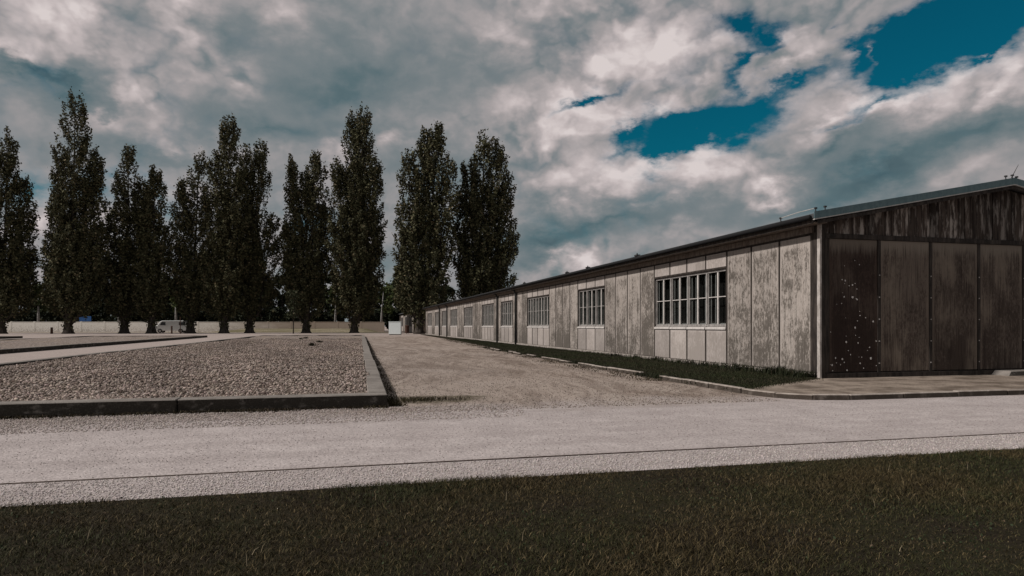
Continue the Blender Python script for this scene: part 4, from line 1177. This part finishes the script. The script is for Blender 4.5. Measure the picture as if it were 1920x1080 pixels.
def lawn_grass():
    n = 430000
    x = rng.uniform(-4.0, 8.6, n); y = 4.60 - 2.9 * rng.uniform(0, 1, n) ** 1.1
    edge = 4.575 + 0.035 * np.sin(x * 2.1) + 0.03 * np.sin(x * 7.3 + 1) + rng.normal(0, 0.02, n)
    keep = y < edge
    x, y = x[keep], y[keep]; n = len(x)
    p = patchy(x, y)
    # thin and trodden spots
    keep = rng.uniform(0, 1, n) < 0.34 + 0.50 * p + 0.36 * patchy(x, y, 3.1) * patchy(x + 1, y + 2, 5.3); x, y, p = x[keep], y[keep], p[keep]; n = len(x)
    p2 = np.clip(-0.15 + 1.25 * patchy(x, y, 1.6) * (0.45 + 0.55 * patchy(x + 3, y, 0.6)) + 0.45 * (patchy(x, y, 4.7) - 0.5) + 0.05 * x, 0, 1)
    h = rng.uniform(0.010, 0.031, n) * (0.6 + 0.7 * p); w = rng.uniform(0.0024, 0.0046, n)
    blades('lawn_grass', x, y, np.full(n, 0.010), h, w, (0.046, 0.033, 0.014), (0.032, 0.035, 0.013), (0.112, 0.084, 0.042), 0.18, p2, lean=1.3)
    # clover and other flat leaves, in patches
    n = 26000
    x = rng.uniform(-4.0, 8.4, n); y = rng.uniform(1.8, 4.55, n); pc = patchy(x + 7, y * 1.1, 1.6) * patchy(x, y, 3.7)
    k = rng.uniform(0, 1, n) < pc ** 1.5; x, y = x[k], y[k]; n = len(x)
    v, f = leaf_quads(np.stack([x, y, rng.uniform(0.014, 0.034, n)], -1), 0.0075)
    c = leaf_cols(np.stack([x, y, y], -1), (0.020, 0.030, 0.013), (0.038, 0.050, 0.022), (0.12, 0.085, 0.055), 0.10)
    tag(np_mesh('clover', v, f, M['blade'], colors=c, quads=True), kind='stuff')
    # a few dry seed stalks
    n = 150
    x = rng.uniform(-2.5, 6.5, n); y = rng.uniform(2.2, 4.4, n)
    blades('dry_stalks', x, y, np.full(n, 0.010), rng.uniform(0.03, 0.075, n), np.full(n, 0.003), (0.16, 0.13, 0.08), (0.22, 0.18, 0.12), (0.2, 0.16, 0.1), 0.2, np.full(n, 0.5), lean=0.8)


def strip_grass():
    n = 110000
    y = 9.7 + 44 * rng.uniform(0, 1, n) ** 1.9; u = rng.uniform(0, 1, n)
    lo = np.where(y < 18, 6.32, 6.3 + (y - 18) * 0.052) + rng.normal(0, 0.10 + 0.006 * (y - 9), n); x = lo + u * (9.27 - lo)
    keep = (y > 9.75 + (x - 6.34) * 0.58 + rng.normal(0, 0.12, n)) & (x > 6.1)
    x, y = x[keep], y[keep]; n = len(x); p = patchy(x, y, 0.6)
    blades('strip_grass', x, y, np.full(n, 0.03), rng.uniform(0.015, 0.045, n) * (0.7 + 0.6 * p), rng.uniform(0.006, 0.012, n),
           (0.020, 0.019, 0.010), (0.024, 0.029, 0.011), (0.06, 0.048, 0.028), 0.12, p, lean=0.8)
    # taller weeds at the foot of the wall and ragged tufts over the kerb
    n1 = 6500
    y = 11.55 + 22 * rng.uniform(0, 1, n1) ** 2.1; x = 9.25 - np.abs(rng.normal(0, 0.16, n1)); cl = 0.35 + 0.65 * patchy(x * 0.2, y * 1.6, 1.0)
    k = rng.uniform(0, 1, n1) < cl; x1, y1, c1 = x[k], y[k], cl[k]
    h1 = rng.uniform(0.05, 0.22, len(x1)) * (0.6 + 0.4 * c1) * np.clip(1.25 - (y1 - 11.5) * 0.05, 0.35, 1.2)
    n2 = 5200
    y2 = 9.6 + 22 * rng.uniform(0, 1, n2) ** 1.3; x2 = 6.30 + 0.012 * np.maximum(0, y2 - 18) + rng.normal(0, 0.07, n2); c2 = patchy(x2 * 0.1, y2 * 2.0, 1.0)
    k = (rng.uniform(0, 1, n2) < c2) & (y2 > 10.2); x2, y2, c2 = x2[k], y2[k], c2[k]
    h2 = rng.uniform(0.03, 0.10, len(x2)) * c2
    nb = 900
    y3 = rng.uniform(12.2, 13.4, nb); x3 = 6.25 + rng.normal(0, 0.10, nb); h3 = rng.uniform(0.03, 0.09, nb)
    X = np.concatenate([x1, x2, x3]); Yy = np.concatenate([y1, y2, y3]); Hh = np.concatenate([h1, h2, h3])
    blades('wall_weeds', X, Yy, np.full(len(X), 0.025), Hh, rng.uniform(0.008, 0.02, len(X)), (0.014, 0.015, 0.008), (0.022, 0.028, 0.011), (0.05, 0.04, 0.024), 0.1,
           patchy(X, Yy), lean=0.5)
    # bare brown litter on the ragged edge towards the forecourt
    n4 = 7000
    y4 = 12 + 40 * rng.uniform(0, 1, n4) ** 1.2; x4 = 6.12 + 0.045 * np.maximum(0, y4 - 18) + rng.normal(0, 0.22, n4) - 0.1
    c4 = patchy(x4 * 0.3, y4 * 0.9, 1.0); k = rng.uniform(0, 1, n4) < c4; x4, y4 = x4[k], y4[k]
    blades('ground_litter', x4, y4, np.full(len(x4), 0.0), rng.uniform(0.01, 0.05, len(x4)), rng.uniform(0.01, 0.03, len(x4)), (0.045, 0.033, 0.022), (0.06, 0.05, 0.028),
           (0.10, 0.075, 0.05), 0.2, np.full(len(x4), 0.5), lean=1.5)
    # weeds creeping along the right side of the bed kerb and over its corner
    n5 = 5200
    y5 = 9.1 + 40 * rng.uniform(0, 1, n5) ** 1.8; x5 = 0.53 + SK * (y5 - 9) + np.abs(rng.normal(0, 0.10, n5)); c5 = patchy(x5 * 0.3, y5 * 1.3, 1.0)
    k = rng.uniform(0, 1, n5) < c5; x5, y5 = x5[k], y5[k]
    n6 = 800
    x6 = 0.75 + np.abs(rng.normal(0, 0.42, n6)); y6 = 9.75 + rng.normal(0, 0.13, n6)
    n7 = 9000
    x7 = rng.uniform(-6, 0.5, n7); y7 = 8.985 - np.abs(rng.normal(0, 0.055, n7)) * (0.4 + patchy(x7 * 2.3, x7 * 0.7)); c7 = patchy(x7 * 1.6, y7 * 0.2, 1.0); k = rng.uniform(0, 1, n7) < 0.15 + 0.85 * c7 ** 2; x7, y7 = x7[k], y7[k]
    X = np.concatenate([x5, x6, x7]); Yy = np.concatenate([y5, y6, y7]); n = len(X)
    blades('kerb_weeds', X, Yy, np.zeros(n), rng.uniform(0.012, 0.055, n), rng.uniform(0.006, 0.014, n), (0.030, 0.022, 0.014), (0.045, 0.038, 0.018), (0.10, 0.075, 0.05), 0.15,
           patchy(X, Yy), lean=1.1)


lawn_grass(); strip_grass()


def tuft(px, py, label):
    d = FPX * (HC - 0.13) / (py - HZ); l = (px - 960) / FPX * d
    x, y = d * math.sin(YAW) + l * math.cos(YAW), d * math.cos(YAW) - l * math.sin(YAW)
    r = root('weed_tuft', (x, y, 0.12), label, 'weed', 'dark weed tufts on the near gravel bed')
    n = 110
    o = blades('leaves', rng.normal(0, 0.07, n), rng.normal(0, 0.07, n), np.zeros(n), rng.uniform(0.07, 0.20, n), rng.uniform(0.015, 0.035, n),
               (0.018, 0.016, 0.009), (0.03, 0.03, 0.014), (0.05, 0.04, 0.02), 0.1, np.full(n, 0.5), kind='thing', parent=r, lean=0.8)
    del o['kind']


tuft(564, 637, 'leftmost dark weed tuft on the near gravel bed')
tuft(573, 634.5, 'smallest and farthest dark weed tuft on the near gravel bed')
tuft(599, 643, 'rightmost dark weed tuft on the near gravel bed')
tuft(585, 648, 'nearest dark weed tuft on the near gravel bed')
